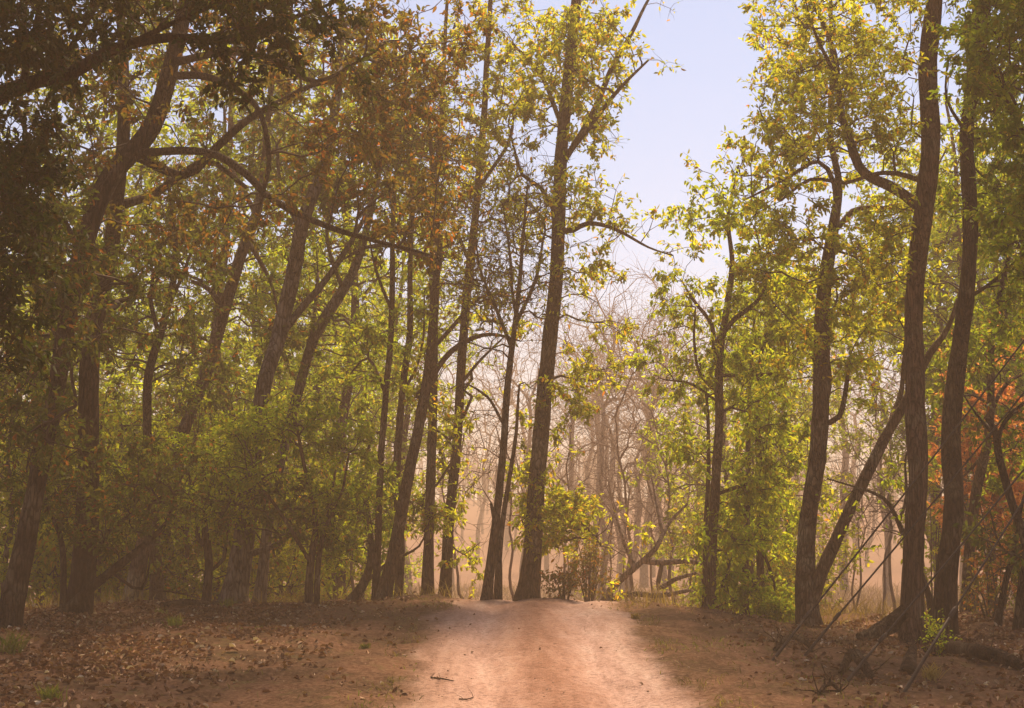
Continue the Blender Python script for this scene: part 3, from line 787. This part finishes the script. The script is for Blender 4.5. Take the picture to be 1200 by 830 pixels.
shrub(662, 698, 32, 50, 34, 40, LF_RUST, 'small golden brown shrub at the foot of the tall centre tree', leaf_n=3)
shrub(690, 702, 35, 60, 70, 60, LF_RUST, 'thin brownish shrub where the track dips behind the crest', leaf_n=3)
shrub(690, 650, 37, 40, 150, 16, LF_GOLD, 'loose yellow shrub behind the tall centre tree', leaf_n=4)

# the bare fallen boughs right of the crest
tree('fallen_tree', 'bare fallen tree with curving boughs on the slope right of the crest', 'fallen tree', 38,
     [(695, 712, 12), (718, 690, 10), (745, 664, 8), (768, 642, 7), (786, 612, 5), (806, 590, 3)],
     limbs=[([(755, 655, 9), (775, 660, 8), (800, 658, 7), (830, 662, 4)], -.6), ([(768, 700, 6), (772, 690, 7), (790, 680, 6), (815, 672, 4)], -.3), ([(700, 702, 9), (740, 696, 8), (775, 698, 7), (810, 692, 4)], -1),
            ([(745, 664, 6), (732, 640, 5), (720, 600, 3)], .6), ([(778, 632, 5), (772, 600, 4), (765, 560, 2)], .5)],
     blobs=[(770, 620, 60, 40, 1.5, 26), (720, 640, 40, 50, 1.4, 24)], bark=BARKF, twig=TWIGP, leaf_n=0, ntw=4, twl=(.3, .8), okfrom=.1, flare=1.1)

# ================================================================== RIGHT SIDE
tree('twin_tree', 'slim dark tree with a crooked forked crown right of the track', 'tree', 31,
     [(831, 724, 17), (834, 660, 14), (838, 580, 13), (840, 500, 12), (843, 440, 12), (847, 400, 11), (852, 350, 9), (855, 310, 7), (856, 250, 5), (868, 190, 3)],
     limbs=[([(843, 440, 8), (838, 405, 7), (836, 380, 6), (820, 360, 5), (808, 345, 4), (800, 330, 2)], .5), ([(846, 400, 8), (862, 372, 7), (885, 355, 6), (900, 325, 4), (890, 280, 2)], -.6),
            ([(838, 470, 5), (822, 440, 4), (815, 400, 4), (816, 360, 2)], -.4), ([(842, 445, 5), (870, 440, 5), (905, 438, 4), (930, 425, 2)], .5), ([(836, 575, 5), (865, 570, 5), (890, 560, 4), (905, 545, 2)], -.6),
            ([(840, 480, 4), (810, 450, 4), (780, 445, 2)], -.6)],
     blobs=[(862, 250, 70, 34, 1.8, 44), (885, 330, 50, 46, 1.6, 32), (870, 450, 55, 50, 1.5, 40), (878, 570, 40, 40, 1.4, 34), (800, 450, 30, 30, 1, 12), (800, 350, 30, 30, 1, 12), (850, 640, 44, 36, 1.2, 28), (850, 690, 40, 24, 1, 24), (800, 520, 22, 40, .8, 12)],
     leaf=LF_LIME, leaf_n=7, okfrom=.2, droop=.8, more=[[(824, 722, 8), (826, 640, 7), (830, 560, 6), (828, 470, 4), (818, 420, 3)]])
tree('thin_tree', 'thin stem wrapped in hanging green leaves behind the slim forked tree', 'tree', 34,
     [(872, 726, 10), (874, 640, 9), (876, 560, 8), (880, 480, 6), (882, 400, 4), (884, 320, 3)],
     blobs=[(870, 610, 34, 50, 1.2, 30), (890, 500, 40, 40, 1.2, 26), (880, 400, 55, 50, 1.4, 40), (900, 330, 50, 40, 1.4, 26), (868, 690, 36, 24, 1, 16)], leaf=LF_LIME, leaf_n=7, okfrom=.1, droop=.8)
tree('thin_tree', 'thin brown stem with pale green leaves just left of the broad forked trunk', 'tree', 35,
     [(892, 726, 12), (890, 650, 10), (893, 570, 9), (890, 500, 8), (886, 440, 6), (900, 380, 5), (915, 340, 4), (920, 280, 3)],
     limbs=[([(890, 640, 5), (905, 680, 4), (912, 705, 3)], -.3)],
     blobs=[(908, 620, 24, 50, 1.0, 22), (925, 380, 46, 60, 1.4, 44), (905, 700, 26, 20, .8, 12), (915, 520, 30, 40, 1.2, 22)], leaf=LF_LIME, leaf_n=8, okfrom=.1, droop=.7)
tree('forked_tree', 'broad brown trunk dividing near its foot into an upright and a slanting stem', 'tree', 30,
     [(948, 738, 32), (945, 690, 28), (948, 620, 24), (955, 540, 24), (960, 460, 23), (966, 380, 21), (970, 320, 19), (974, 262, 15), (982, 215, 10), (978, 150, 8), (975, 60, 6), (970, -30, 4)],
     limbs=[([(950, 715, 20), (958, 690, 18), (970, 655, 17), (988, 610, 16), (1013, 558, 15), (1042, 508, 14), (1066, 465, 12), (1090, 415, 10), (1110, 385, 7), (1130, 330, 4)], -.9),
            ([(1042, 505, 9), (1050, 480, 9), (1058, 455, 7), (1062, 400, 4)], .4),
            ([(974, 270, 10), (988, 262, 9), (1000, 248, 8), (1022, 243, 6), (1060, 246, 3)], .8), ([(962, 475, 7), (972, 462, 7), (975, 440, 5), (972, 410, 3)], .3),
            ([(962, 500, 8), (985, 488, 8), (992, 455, 6), (995, 420, 4)], -.5), ([(973, 262, 7), (978, 215, 7), (960, 190, 6), (930, 205, 5), (900, 220, 4), (870, 235, 2)], -.8)],
     blobs=[(920, 185, 80, 40, 2, 50), (985, 130, 70, 90, 2.2, 64), (1010, 350, 60, 60, 1.7, 56), (920, 300, 60, 60, 1.7, 60), (940, 410, 40, 50, 1.4, 22), (1000, 430, 40, 50, 1.3, 18), (925, 110, 50, 56, 1.8, 26), (1020, 300, 40, 40, 1.4, 24),
            (908, 30, 46, 40, 1.6, 22), (1000, 10, 90, 50, 2, 44)],
     leaf=LF_GOLD, leaf_n=7, okfrom=.3)
tree('big_tree', 'large straight tree with deeply furrowed bark and a spreading root on the right', 'tree', 26.5,
     [(1068, 740, 34), (1071, 660, 29), (1072, 560, 27), (1074, 460, 27), (1077, 350, 26), (1080, 250, 26), (1085, 175, 27), (1092, 80, 26), (1099, 0, 24), (1106, -110, 18)],
     limbs=[([(1078, 240, 15), (1060, 228, 15), (1040, 216, 15), (1022, 208, 14), (1008, 194, 13), (998, 165, 12), (988, 135, 10), (982, 95, 9), (978, 60, 8), (965, 25, 6), (945, -10, 4)], .8),
            ([(986, 120, 7), (975, 85, 6), (960, 55, 5), (945, 20, 3)], -.5), ([(1078, 215, 8), (1050, 203, 7), (1020, 205, 6), (990, 215, 5), (950, 210, 5), (915, 235, 3)], -.8)],
     blobs=[(1010, 60, 80, 80, 2, 60), (965, 130, 40, 50, 1.6, 26), (1040, 150, 40, 50, 1.5, 30), (940, 50, 46, 50, 1.6, 22), (1080, -60, 110, 60, 3, 60), (1150, -140, 90, 60, 4, 60, -4), (1040, 280, 36, 60, 1.4, 30)],  # the forward blob above the frame is added, unseen, to shade the near air
     bark=BARKR, leaf=LF_GOLD, leaf_n=7, leaf_size=.13, okfrom=.45, flare=1.7, rough=.13)
tree('big_tree', 'large dark tree forking high up beside the furrowed trunk on the right', 'tree', 27,
     [(1104, 738, 34), (1108, 680, 29), (1114, 600, 27), (1119, 520, 26), (1125, 430, 24), (1129, 340, 22), (1134, 250, 21), (1140, 150, 20), (1145, 75, 18), (1137, 20, 12), (1132, -60, 9)],
     limbs=[([(1145, 80, 12), (1156, 40, 12), (1160, -20, 10), (1168, -90, 6)], .5), ([(1134, 150, 5), (1120, 140, 5), (1108, 115, 4), (1112, 70, 2)], -.4), ([(1128, 350, 6), (1165, 330, 5), (1200, 300, 3)], -.6)],
     blobs=[(1170, 100, 50, 110, 1.8, 90), (1180, 250, 40, 70, 1.5, 50), (1165, -30, 90, 60, 2.4, 60), (1180, -150, 160, 60, 4, 100, -4), (1110, 210, 30, 60, 1.3, 18), (1180, 350, 30, 40, 1.3, 20)],  # unseen forward blob over the frame top is added as shade canopy
     bark=BARKD, leaf=LF_GREEN, leaf_n=8, leaf_size=.13, okfrom=.45, rough=.13)
tree('slender_tree', 'slender mossy stem slanting right behind the dark right trunk', 'tree', 31,
     [(1130, 735, 17), (1137, 660, 15), (1145, 580, 14), (1153, 510, 12), (1162, 440, 10), (1172, 370, 8), (1185, 280, 6), (1195, 180, 4)],
     limbs=[([(1156, 490, 6), (1180, 450, 5), (1205, 435, 3)], .4), ([(1150, 530, 5), (1128, 560, 3), (1110, 575, 2)], .3)],
     blobs=[(1170, 400, 50, 60, 1.6, 34), (1190, 200, 40, 90, 1.8, 60), (1100, 420, 36, 70, 1.4, 30), (1165, 540, 36, 40, 1.2, 14)], leaf=LF_GREEN, leaf_n=7)
tree('curved_tree', 'dark stem curving up left at the right edge with a drooping bough', 'tree', 27,
     [(1192, 745, 17), (1197, 690, 14), (1199, 640, 13), (1190, 590, 12), (1176, 540, 11), (1160, 505, 9), (1152, 490, 6)],
     limbs=[([(1175, 538, 7), (1172, 505, 6), (1185, 485, 6), (1215, 462, 3)], -.4), ([(1162, 508, 5), (1140, 480, 3), (1125, 455, 2)], .5), ([(1196, 660, 4), (1170, 640, 3), (1160, 600, 2)], -.5)],
     blobs=[(1190, 500, 40, 30, 1.2, 22), (1180, 640, 40, 40, 1.0, 18)], bark=BARKD, leaf=LF_OLIVE, leaf_n=4, okfrom=.3)
tree('leaning_sapling', 'thin leaning sapling low at the right edge in front of red leaves', 'sapling', 28,
     [(1165, 738, 9), (1175, 690, 8), (1190, 640, 7), (1205, 590, 5), (1215, 540, 3)], blobs=[(1195, 650, 40, 60, 1.0, 30)], bark=BARKD, leaf=LF_RUST, leaf_n=3, ntw=5, okfrom=.3)
tree('slanting_sapling', 'thin bare stem bending right behind the large furrowed trunk', 'sapling', 29,
     [(1096, 738, 9), (1085, 690, 8), (1070, 645, 8), (1055, 612, 7), (1030, 585, 5), (1005, 572, 3), (975, 560, 2)],
     limbs=[([(1058, 616, 5), (1064, 580, 4), (1062, 540, 3)], .3)], blobs=[(1020, 600, 50, 50, 1.0, 14)], bark=BARKD, leaf=LF_LIME, leaf_n=2, okfrom=.4)
shrub(1168, 625, 35, 170, 330, 230, LF_RED, 'orange-red leafy shrub glowing behind the right edge trunks', name='red_shrub', leaf_n=8, ls=.14, stems=7)
shrub(1085, 520, 38, 60, 220, 60, LF_GOLD, 'yellow-green shrub in the gap between the two large right trunks', leaf_n=6, ls=.13)
shrub(1098, 770, 23.5, 18, 30, 14, LF_LIME, 'small green seedling shrub below the large right trunk', leaf_n=6, ls=.07, stems=4)
shrub(1160, 725, 29, 80, 60, 50, LF_RUST, 'tangle of brown twiggy brush behind the right edge stems', leaf_n=2, ls=.09)
shrub(905, 745, 31, 60, 30, 40, LF_LIME, 'low leafy shrub at the foot of the thin green stems right of the track', leaf_n=8, ls=.1)

# the exposed root of the big right tree, and the dead log near it
def log(name, label, cat, pts, w, bark=BARKD, Y=None, sides=9, twigs=0, group=None, tl=1.0):
    p3 = []
    for (px, py, lift) in pts:
        g = G(px, py); p3.append(np.array([g[0], g[1], g[2] + lift]))
    sp, sr = smooth_path(p3, w, .12, .05); base = sp[0].copy(); base[2] = float(gz(base[0], base[1]))
    mb = MB(); mb.tube(sp, sr, sides, 0, .22)
    if twigs:
        m2 = mb; idx = RNG.integers(0, len(sp), twigs); d = RNG.normal(size=(twigs, 3)); d[:, 2] = np.abs(d[:, 2]) * .8
        add_twiglets(m2, sp[idx], d, RNG.uniform(.12, .42, twigs) * tl, np.full(twigs, .012 * tl), 0)
    o = mb.build(name, bark, None, base); o.location = tuple(base)
    return tag(o, label, cat, group)


bt = [o for o in bpy.data.objects if o.name.startswith('big_tree') and o.parent is None][0]
bl = np.array(bt.location)
for (dx, dy, ln, w) in ((-1.05, -.25, 1.0, .16), (-.5, -.8, .42, .09), (.7, -.55, .8, .11), (.3, -.9, .38, .08)):
    pts = []; n = 7
    for q in range(n):
        t = q / (n - 1); x = bl[0] + dx * t * ln - .0; y = bl[1] + dy * t * ln + .12 * math.sin(t * 4)
        pts.append([x, y, float(gz_smooth(x, y)) + .42 * (1 - t) ** 1.6 + .04 - (.10 * t if dx > -1 else -.06)])
    sp, sr = smooth_path(pts, np.linspace(w * 1.3, w * .45, n), .08, .04)
    mb = MB(); mb.tube(sp, sr, 9, 0, .2); mb.build('root', BARKD, bt, bl)
log('dead_log', 'dark fallen log lying right of the green seedling under the large trunks', 'log', [(1085, 768, .08), (1110, 768, .12), (1140, 772, .12), (1170, 778, .1), (1200, 786, .06)], [.06, .11, .12, .11, .08], twigs=14)
log('dead_log', 'thin dark log on the litter before the left trunks', 'log', [(190, 712, .05), (215, 711, .08), (240, 712, .07), (262, 710, .05)], [.05, .07, .07, .05], twigs=5)
log('dead_branch', 'tangle of dead sticks at the foot of the first two guy wires', 'branch', [(908, 765, .05), (925, 758, .16), (945, 764, .14), (952, 768, .05)], [.03, .04, .04, .02], twigs=20)
log('dead_branch', 'dead stick heap with clods around the third guy wire anchor', 'branch', [(985, 792, .03), (998, 782, .20), (1010, 790, .18), (1022, 798, .03)], [.04, .07, .08, .05], twigs=12)
log('tree_stump', 'small broken dark stump left of the guy wire nearest the right corner', 'stump', [(1064, 790, .0), (1066, 784, .12), (1070, 777, .24)], [.12, .10, .05], twigs=6)
log('dead_branch', 'low heap of dark sticks on the soil near the bottom of the right verge', 'branch', [(960, 815, .02), (972, 808, .10), (985, 812, .02)], [.03, .04, .02], twigs=20)
log('dead_branch', 'small curled dead twig lying on the left of the track', 'branch', [(505, 795, .01), (518, 798, .03), (532, 799, .01)], [.008, .010, .006], twigs=5, tl=.35)
log('dead_branch', 'short dead twig lying low on the track near the bottom edge', 'branch', [(538, 820, .01), (548, 822, .02), (556, 819, .01)], [.007, .008, .005], twigs=3, tl=.35)
log('dead_branch', 'long thin stick resting on the left litter beneath arching stems', 'branch', [(180, 700, .1), (205, 698, .06), (235, 704, .05)], [.02, .02, .012], twigs=6)

# ================================================================== GUY WIRES
STEEL = plain('weathered_steel', (.05, .035, .03), .6, .4, 30, .5)
POLE = Vector((13.2, 23.0, 0)); POLE.z = float(gz(POLE.x, POLE.y))
pr = root('wooden_pole', tuple(POLE), 'weathered wooden pole off the right edge that the guy wires rise to', 'pole')
mb = MB(); mb.tube([[POLE.x, POLE.y, POLE.z - .4], [POLE.x, POLE.y, POLE.z + 5], [POLE.x, POLE.y, POLE.z + 11.4]], [.15, .13, .11], 12, 0, .03); mb.build('shaft', BARKG, pr, POLE)
mb = MB()
for q in range(4): mb.tube([[POLE.x, POLE.y, POLE.z + 8.2 + q * .62], [POLE.x, POLE.y, POLE.z + 8.27 + q * .62]], [.135, .135], 12)
mb.build('clamp', STEEL, pr, POLE)
for (a, b, rodl, hz, lab) in (((906, 774), (950, 716), .62, 10.1, 'guy wire rising from the stick tangle, leftmost of the four'),
                              ((944, 768), (1050, 640), .55, 9.5, 'guy wire just right of the leftmost one, anchored in the same tangle'),
                              ((992, 800), (1100, 680), .60, 8.3, 'guy wire rising from the stick heap in the middle right soil'),
                              ((1060, 811), (1180, 650), .95, 9.3, 'guy wire with a long thick rod, nearest the right corner')):
    g = G(*a); g = np.array([g[0], g[1], float(gz(g[0], g[1]))])
    d0 = P(b[0], b[1], g[1] + .15) - g
    # aim: keep the photographed slope, end at the pole
    top = np.array([POLE.x, POLE.y, g[2] + d0[2] / d0[0] * (POLE.x - g[0])]); top[2] = min(top[2], POLE.z + 11.2)
    d = unit(top - g)
    r = root('guy_wire', tuple(g), lab, 'guy wire', 'guy wires anchored in the right verge')
    L_ = rodl * 1.4
    mb = MB(); n = 40; t = np.linspace(0, 1, n)[:, None]; s = g + d * L_ * .95
    pts = s + (top - s) * t; pts[:, 2] -= (.10 * 4 * t * (1 - t))[:, 0]
    mb.tube(pts, np.full(n, .014), 6); mb.build('cable', STEEL, r, g)
    mb = MB(); mb.tube([g - d * .3, g, g + d * L_ * .5, g + d * L_], [.024, .026, .022, .016], 8, 0, .1); mb.build('anchor_rod', STEEL, r, g)
    mb = MB(); e = g + d * L_
    mb.tube([e - d * .10, e - d * .06, e + d * .05, e + d * .10], [.015, .030, .030, .013], 8); mb.build('turnbuckle', STEEL, r, g)

# ================================================================== TREES IN THE HAZE
def proto_bare(h, n, spread, r0, lean=0.0, top=.6):
    sk = Skel(); mb = MB()
    pts = [np.array([0, 0, -1.2])]; q = 8; o = random.random() * 90
    for k in range(1, q + 1):
        t = k / q; pts.append(np.array([lean * t * h + .035 * h * vnoise(k * .8 + o, 2.2), .035 * h * vnoise(k * .8, 7.7 + o), h * top * t]))
    sp, sr = smooth_path(pts, np.linspace(r0, r0 * .45, len(pts)), .5, .15); sr = sr * (1 + .4 * np.exp(-np.arange(len(sr)) * .5 / .6))
    mb.tube(sp, sr, 8, 0, .08); sk.stem(sp, sr, .3)
    n = int(n * .55)
    c = unit(RNG.normal(size=(n, 3))) * RNG.random((n, 1)) ** .4 * np.array([spread * 1.35, spread * 1.35, h * .34]) + np.array([lean * h * .7, 0, h * .70])
    c[:, 2] = np.clip(c[:, 2], h * .2, h * 1.04)
    paths = sk.grow(c, .45, .12, .5, .42); sk.mesh(mb, paths, .010, .58, 0, r0 * .5)
    spray(mb, sk, 0, 0, (.5, 1.5), 3, .010, .8)
    return mb


def place(o, px, Y, s=1.0, first=[True]):
    x = (px - 600) / F * Y; o.location = (x, Y, float(gz(x, Y))); o.scale = (s, s, s); o.rotation_euler = (0, 0, random.random() * 6.28)
    return o


bares = []
for k, (h, n, sp_, r0, ln) in enumerate(((15.5, 150, 3.0, .19, .02), (13.5, 130, 2.6, .15, -.06), (16.5, 170, 3.4, .22, .04), (11, 120, 2.6, .12, .10), (14.5, 140, 2.2, .16, -.02))):
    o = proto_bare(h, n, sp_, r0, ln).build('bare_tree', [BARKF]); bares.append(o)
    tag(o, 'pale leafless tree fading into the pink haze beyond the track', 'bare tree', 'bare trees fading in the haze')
spots = [(702, 62), (728, 84), (752, 96), (778, 78), (800, 110), (690, 118), (745, 128), (715, 140), (790, 150), (820, 96), (668, 88), (640, 120), (850, 80), (880, 118), (610, 84), (585, 104), (560, 140), (530, 90), (505, 120),
         (480, 76), (455, 104), (430, 130), (400, 84), (370, 104), (340, 126), (910, 104), (940, 78), (985, 88), (1012, 124), (1035, 72), (1000, 140), (1060, 96), (1090, 130), (1120, 84), (1150, 110), (1180, 76), (300, 90), (250, 120),
         (200, 86), (140, 104), (80, 92), (30, 120), (770, 132), (732, 70), (675, 146), (930, 140), (960, 116), (620, 146), (708, 104), (762, 112), (724, 118), (784, 94), (696, 92)]
for k, (px, Y) in enumerate(spots):
    src = bares[k % 5]; o = src if k < 5 else copy_tree(src)
    Y = Y * 1.28; g_ = float(gz_smooth((px - 600) / F * Y, Y))
    h_ = min((640 - random.uniform(265, 370)) * Y / F + 2, 34.0) - g_
    place(o, px, Y, min(max(h_ / (15.5, 13.5, 16.5, 11, 14.5)[k % 5], .8), 1.9))
# thin bare saplings nearer
sap = []
for k, (h, n, sp_, r0, ln) in enumerate(((8, 60, 1.4, .055, .05), (9.5, 70, 1.5, .065, -.05), (6.5, 55, 1.3, .05, .12))):
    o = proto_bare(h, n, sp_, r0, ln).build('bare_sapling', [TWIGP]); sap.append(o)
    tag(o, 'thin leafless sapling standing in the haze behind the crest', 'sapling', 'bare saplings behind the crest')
for k, (px, Y) in enumerate([(600, 42), (655, 45), (700, 43), (715, 48), (740, 46), (765, 50), (785, 44), (690, 52), (548, 44), (470, 46), (420, 43), (395, 48), (805, 47), (905, 44), (1000, 46), (1030, 42), (1045, 50), (985, 52),
                             (1090, 44), (1130, 46), (350, 45), (300, 47), (240, 44), (130, 46), (70, 43), (735, 54), (665, 55), (620, 50)]):
    o = sap[k] if k < 3 else copy_tree(sap[k % 3]); place(o, px, Y, random.uniform(.75, 1.1))


# leafy trees behind the front row
def proto_leafy(name, h, n, spread, r0, leaf, low=.15, leaf_n=7, ls=.17, bark=BARK):
    r = root(name, (0, 0, 0), 'x', 'tree'); sk = Skel(); mb = MB(); pts = [np.array([0, 0, -.8])]
    for k in range(1, 8):
        t = k / 7; pts.append(np.array([.05 * h * vnoise(k * 1.1 + h * 3, 2.2), .05 * h * vnoise(k * 1.1, 7.7 + h), h * .95 * t]))
    sp, sr = smooth_path(pts, np.linspace(r0, r0 * .2, 8), .4, .1); sr = sr * (1 + .4 * np.exp(-np.arange(len(sr)) * .4 / .5))
    mb.tube(sp, sr, 8, 0, .1); mb.build('trunk', bark, r); sk.stem(sp, sr, .2)
    c = unit(RNG.normal(size=(n, 3))) * RNG.random((n, 1)) ** .4 * np.array([spread, spread, h * (1 - low) * .5]) + np.array([0, 0, h * (low + (1 - low) * .5)])
    keep = fbm(c[:, 0] * .7 + h, c[:, 2] * .7, 2) > -.22; c = c[keep]
    paths = sk.grow(c, .3, .12, .45, .15); m2 = MB(); sk.mesh(m2, paths, .01, .48)
    spray(m2, sk, leaf_n, ls, (.3, .8), 4, .007); m2.build('crown', [TWIG, leaf], r)
    return r


lush = [proto_leafy('leafy_tree', 14.5, 420, 3.4, .17, LF_LIME, .1), proto_leafy('leafy_tree', 10, 300, 2.9, .12, LF_LIME, .05),
        proto_leafy('leafy_tree', 16, 420, 3.4, .19, LF_GREEN, .22), proto_leafy('leafy_tree', 6, 180, 2.4, .08, LF_GOLD, .0), proto_leafy('leafy_tree', 18.5, 480, 3.6, .2, LF_LIME, .25)]
left = [(60, 46, 0), (125, 52, 1), (165, 44, 3), (215, 56, 2), (250, 47, 1), (300, 54, 0), (345, 46, 3), (375, 58, 2), (430, 52, 1), (10, 54, 2), (95, 60, 2), (400, 66, 0), (180, 66, 0), (280, 64, 2), (330, 72, 1),
        (-60, 48, 0), (-30, 62, 2), (50, 40, 3), (140, 39, 3), (110, 41, 4), (265, 42, 4), (400, 45, 4), (470, 52, 4), (370, 62, 4)]
right = [(850, 46, 1), (900, 52, 0), (880, 42, 3), (920, 46, 3), (1100, 50, 2), (1150, 46, 0), (1190, 56, 2), (1210, 44, 1), (1230, 50, 0), (830, 58, 3), (1130, 44, 4), (1190, 50, 4), (920, 58, 4)]
left += [(15, 36, 3), (75, 37, 3), (120, 36, 3), (200, 38, 3), (225, 36.5, 3), (285, 39, 3), (330, 41, 3), (165, 41, 3), (395, 44, 3)]
used = set()
for (lst, lab, gr) in ((left, 'yellow-green leafy tree in the mist behind the left row of trunks', 'leafy trees behind the left trunks'),
                       (right, 'light green leafy tree in the mist behind the right row of trunks', 'leafy trees behind the right trunks')):
    for (px, Y, k) in lst:
        o = lush[k] if k not in used else copy_tree(lush[k]); used.add(k)
        place(o, px, Y, random.uniform(.85, 1.15)); o['label'] = lab; o['group'] = gr


for (x, y, k) in ((-8, -5, 4), (7.5, -7, 4), (-1, -15, 4), (-10, 5, 4), (11.5, 5, 4), (5, -18, 0), (-14, 12, 4), (15, 13, 4)):  # unseen trees added around the camera to block sky light from behind
    o = copy_tree(lush[k]); o.location = (x, y, float(gz(x, y))); o.scale = (1.0,) * 3; o.rotation_euler = (0, 0, random.random() * 6.28)
    o['label'] = 'tall unseen leafy tree added beside the near track to block sky light'; o['group'] = 'unseen leafy trees added to block sky light'


# ------------------------------------------------------------------ the far wood, one mass
def far_wood():
    mb = MB(); n = 420
    for k in range(n):
        y = RNG.uniform(190, 425); x = RNG.uniform(-.46, .46) * y
        z = float(gz_smooth(x, y)); h = RNG.uniform(9, 16.5); b = np.array([x, y, z - .2])
        lean = RNG.normal(0, .06, 2)
        pts = [b + np.array([lean[0] * h * t, lean[1] * h * t, h * t]) for t in (0, .35, .7, 1)]
        mb.tube(pts, [.24, .18, .11, .04], 5, 0, 0, cap=False)
        for q in range(5):
            t0 = RNG.uniform(.25, .6); s0 = pts[0] + (pts[3] - pts[0]) * t0; e = RNG.normal(size=2) * h * .16
            mb.tube([s0, s0 + np.array([e[0] * .7, e[1] * .7, h * .15]), s0 + np.array([e[0], e[1], h * .36])], [.13, .09, .03], 4, 0, 0, cap=False)
        m = 34; t = RNG.uniform(.25, 1, m); s = b + np.stack([lean[0] * h * t, lean[1] * h * t, h * t], 1)
        d = RNG.normal(size=(m, 3)); d[:, 2] = np.abs(d[:, 2]) + .5
        add_twiglets(mb, s, d, RNG.uniform(1.6, 4.6, m) * (1.1 - t * .6), np.full(m, .045), 0)
    tag(mb.build('far_wood', [BARKF]), 'distant bare woodland on a slope dissolving in the pink haze', 'woodland', None, 'stuff')


far_wood()

# ================================================================== AIR, LIGHT, CAMERA
HAZE_DENS = .0035
m, nt, N, L = mat_new('haze_air')
pv = N.new('ShaderNodeVolumePrincipled'); pv.inputs['Color'].default_value = (.98, .70, .51, 1); pv.inputs['Density'].default_value = HAZE_DENS
pv.inputs['Anisotropy'].default_value = .12; pv.inputs['Density Attribute'].default_value = ''
o_ = N.new('ShaderNodeOutputMaterial'); L.new(pv.outputs[0], o_.inputs['Volume'])
mb = MB()
x0, x1, y0, y1, z0, z1 = -300, 300, -80, 500, -4.0, 36.5
mb.add([[x0, y0, z0], [x1, y0, z0], [x1, y1, z0], [x0, y1, z0], [x0, y0, z1], [x1, y0, z1], [x1, y1, z1], [x0, y1, z1]],
       [[0, 3, 2, 1], [4, 5, 6, 7], [0, 1, 5, 4], [1, 2, 6, 5], [2, 3, 7, 6], [3, 0, 4, 7]])
tag(mb.build('haze', m, smooth=False), 'pink morning haze filling the air between the trees', 'haze', None, 'stuff')

EL, AZ = math.radians(56), math.radians(16)
sd = Vector((math.sin(AZ) * math.cos(EL), math.cos(AZ) * math.cos(EL), math.sin(EL)))
ld = bpy.data.lights.new('sun', 'SUN'); ld.energy = 5.0; ld.angle = math.radians(14); ld.color = (1, .74, .45)
lo = bpy.data.objects.new('sun', ld); C.objects.link(lo); lo.rotation_euler = sd.to_track_quat('Z', 'Y').to_euler(); lo.location = (0, 20, 40)
w = bpy.data.worlds.new('World'); S.world = w; w.use_nodes = True; nt = w.node_tree; nt.nodes.clear()
sk = nt.nodes.new('ShaderNodeTexSky'); sk.sky_type = 'NISHITA'; sk.sun_disc = False; sk.sun_elevation = EL; sk.sun_rotation = AZ
sk.dust_density = .3; sk.air_density = 1.0; sk.ozone_density = .3
bg = nt.nodes.new('ShaderNodeBackground'); bg.inputs["Strength"].default_value = .078
ow = nt.nodes.new('ShaderNodeOutputWorld'); nt.links.new(sk.outputs[0], bg.inputs['Color']); nt.links.new(bg.outputs[0], ow.inputs['Surface'])

cd = bpy.data.cameras.new('camera'); cd.sensor_width = 36; cd.lens = 36 * F / 1200; cd.clip_end = 2000; cd.clip_start = .1
co = bpy.data.objects.new('camera', cd); C.objects.link(co); co.location = tuple(CAM); co.rotation_euler = (math.pi / 2 + PITCH, 0, 0); S.camera = co

S.view_settings.view_transform = 'Standard'; S.view_settings.look = 'None'; S.view_settings.gamma = 1; S.view_settings.exposure = 1.16
S.render.engine = 'CYCLES'
cy = S.cycles; cy.max_bounces = 6; cy.diffuse_bounces = 3; cy.glossy_bounces = 1; cy.transmission_bounces = 4; cy.volume_bounces = 0; cy.transparent_max_bounces = 4
cy.use_denoising = True; cy.sample_clamp_indirect = 6; cy.use_adaptive_sampling = True
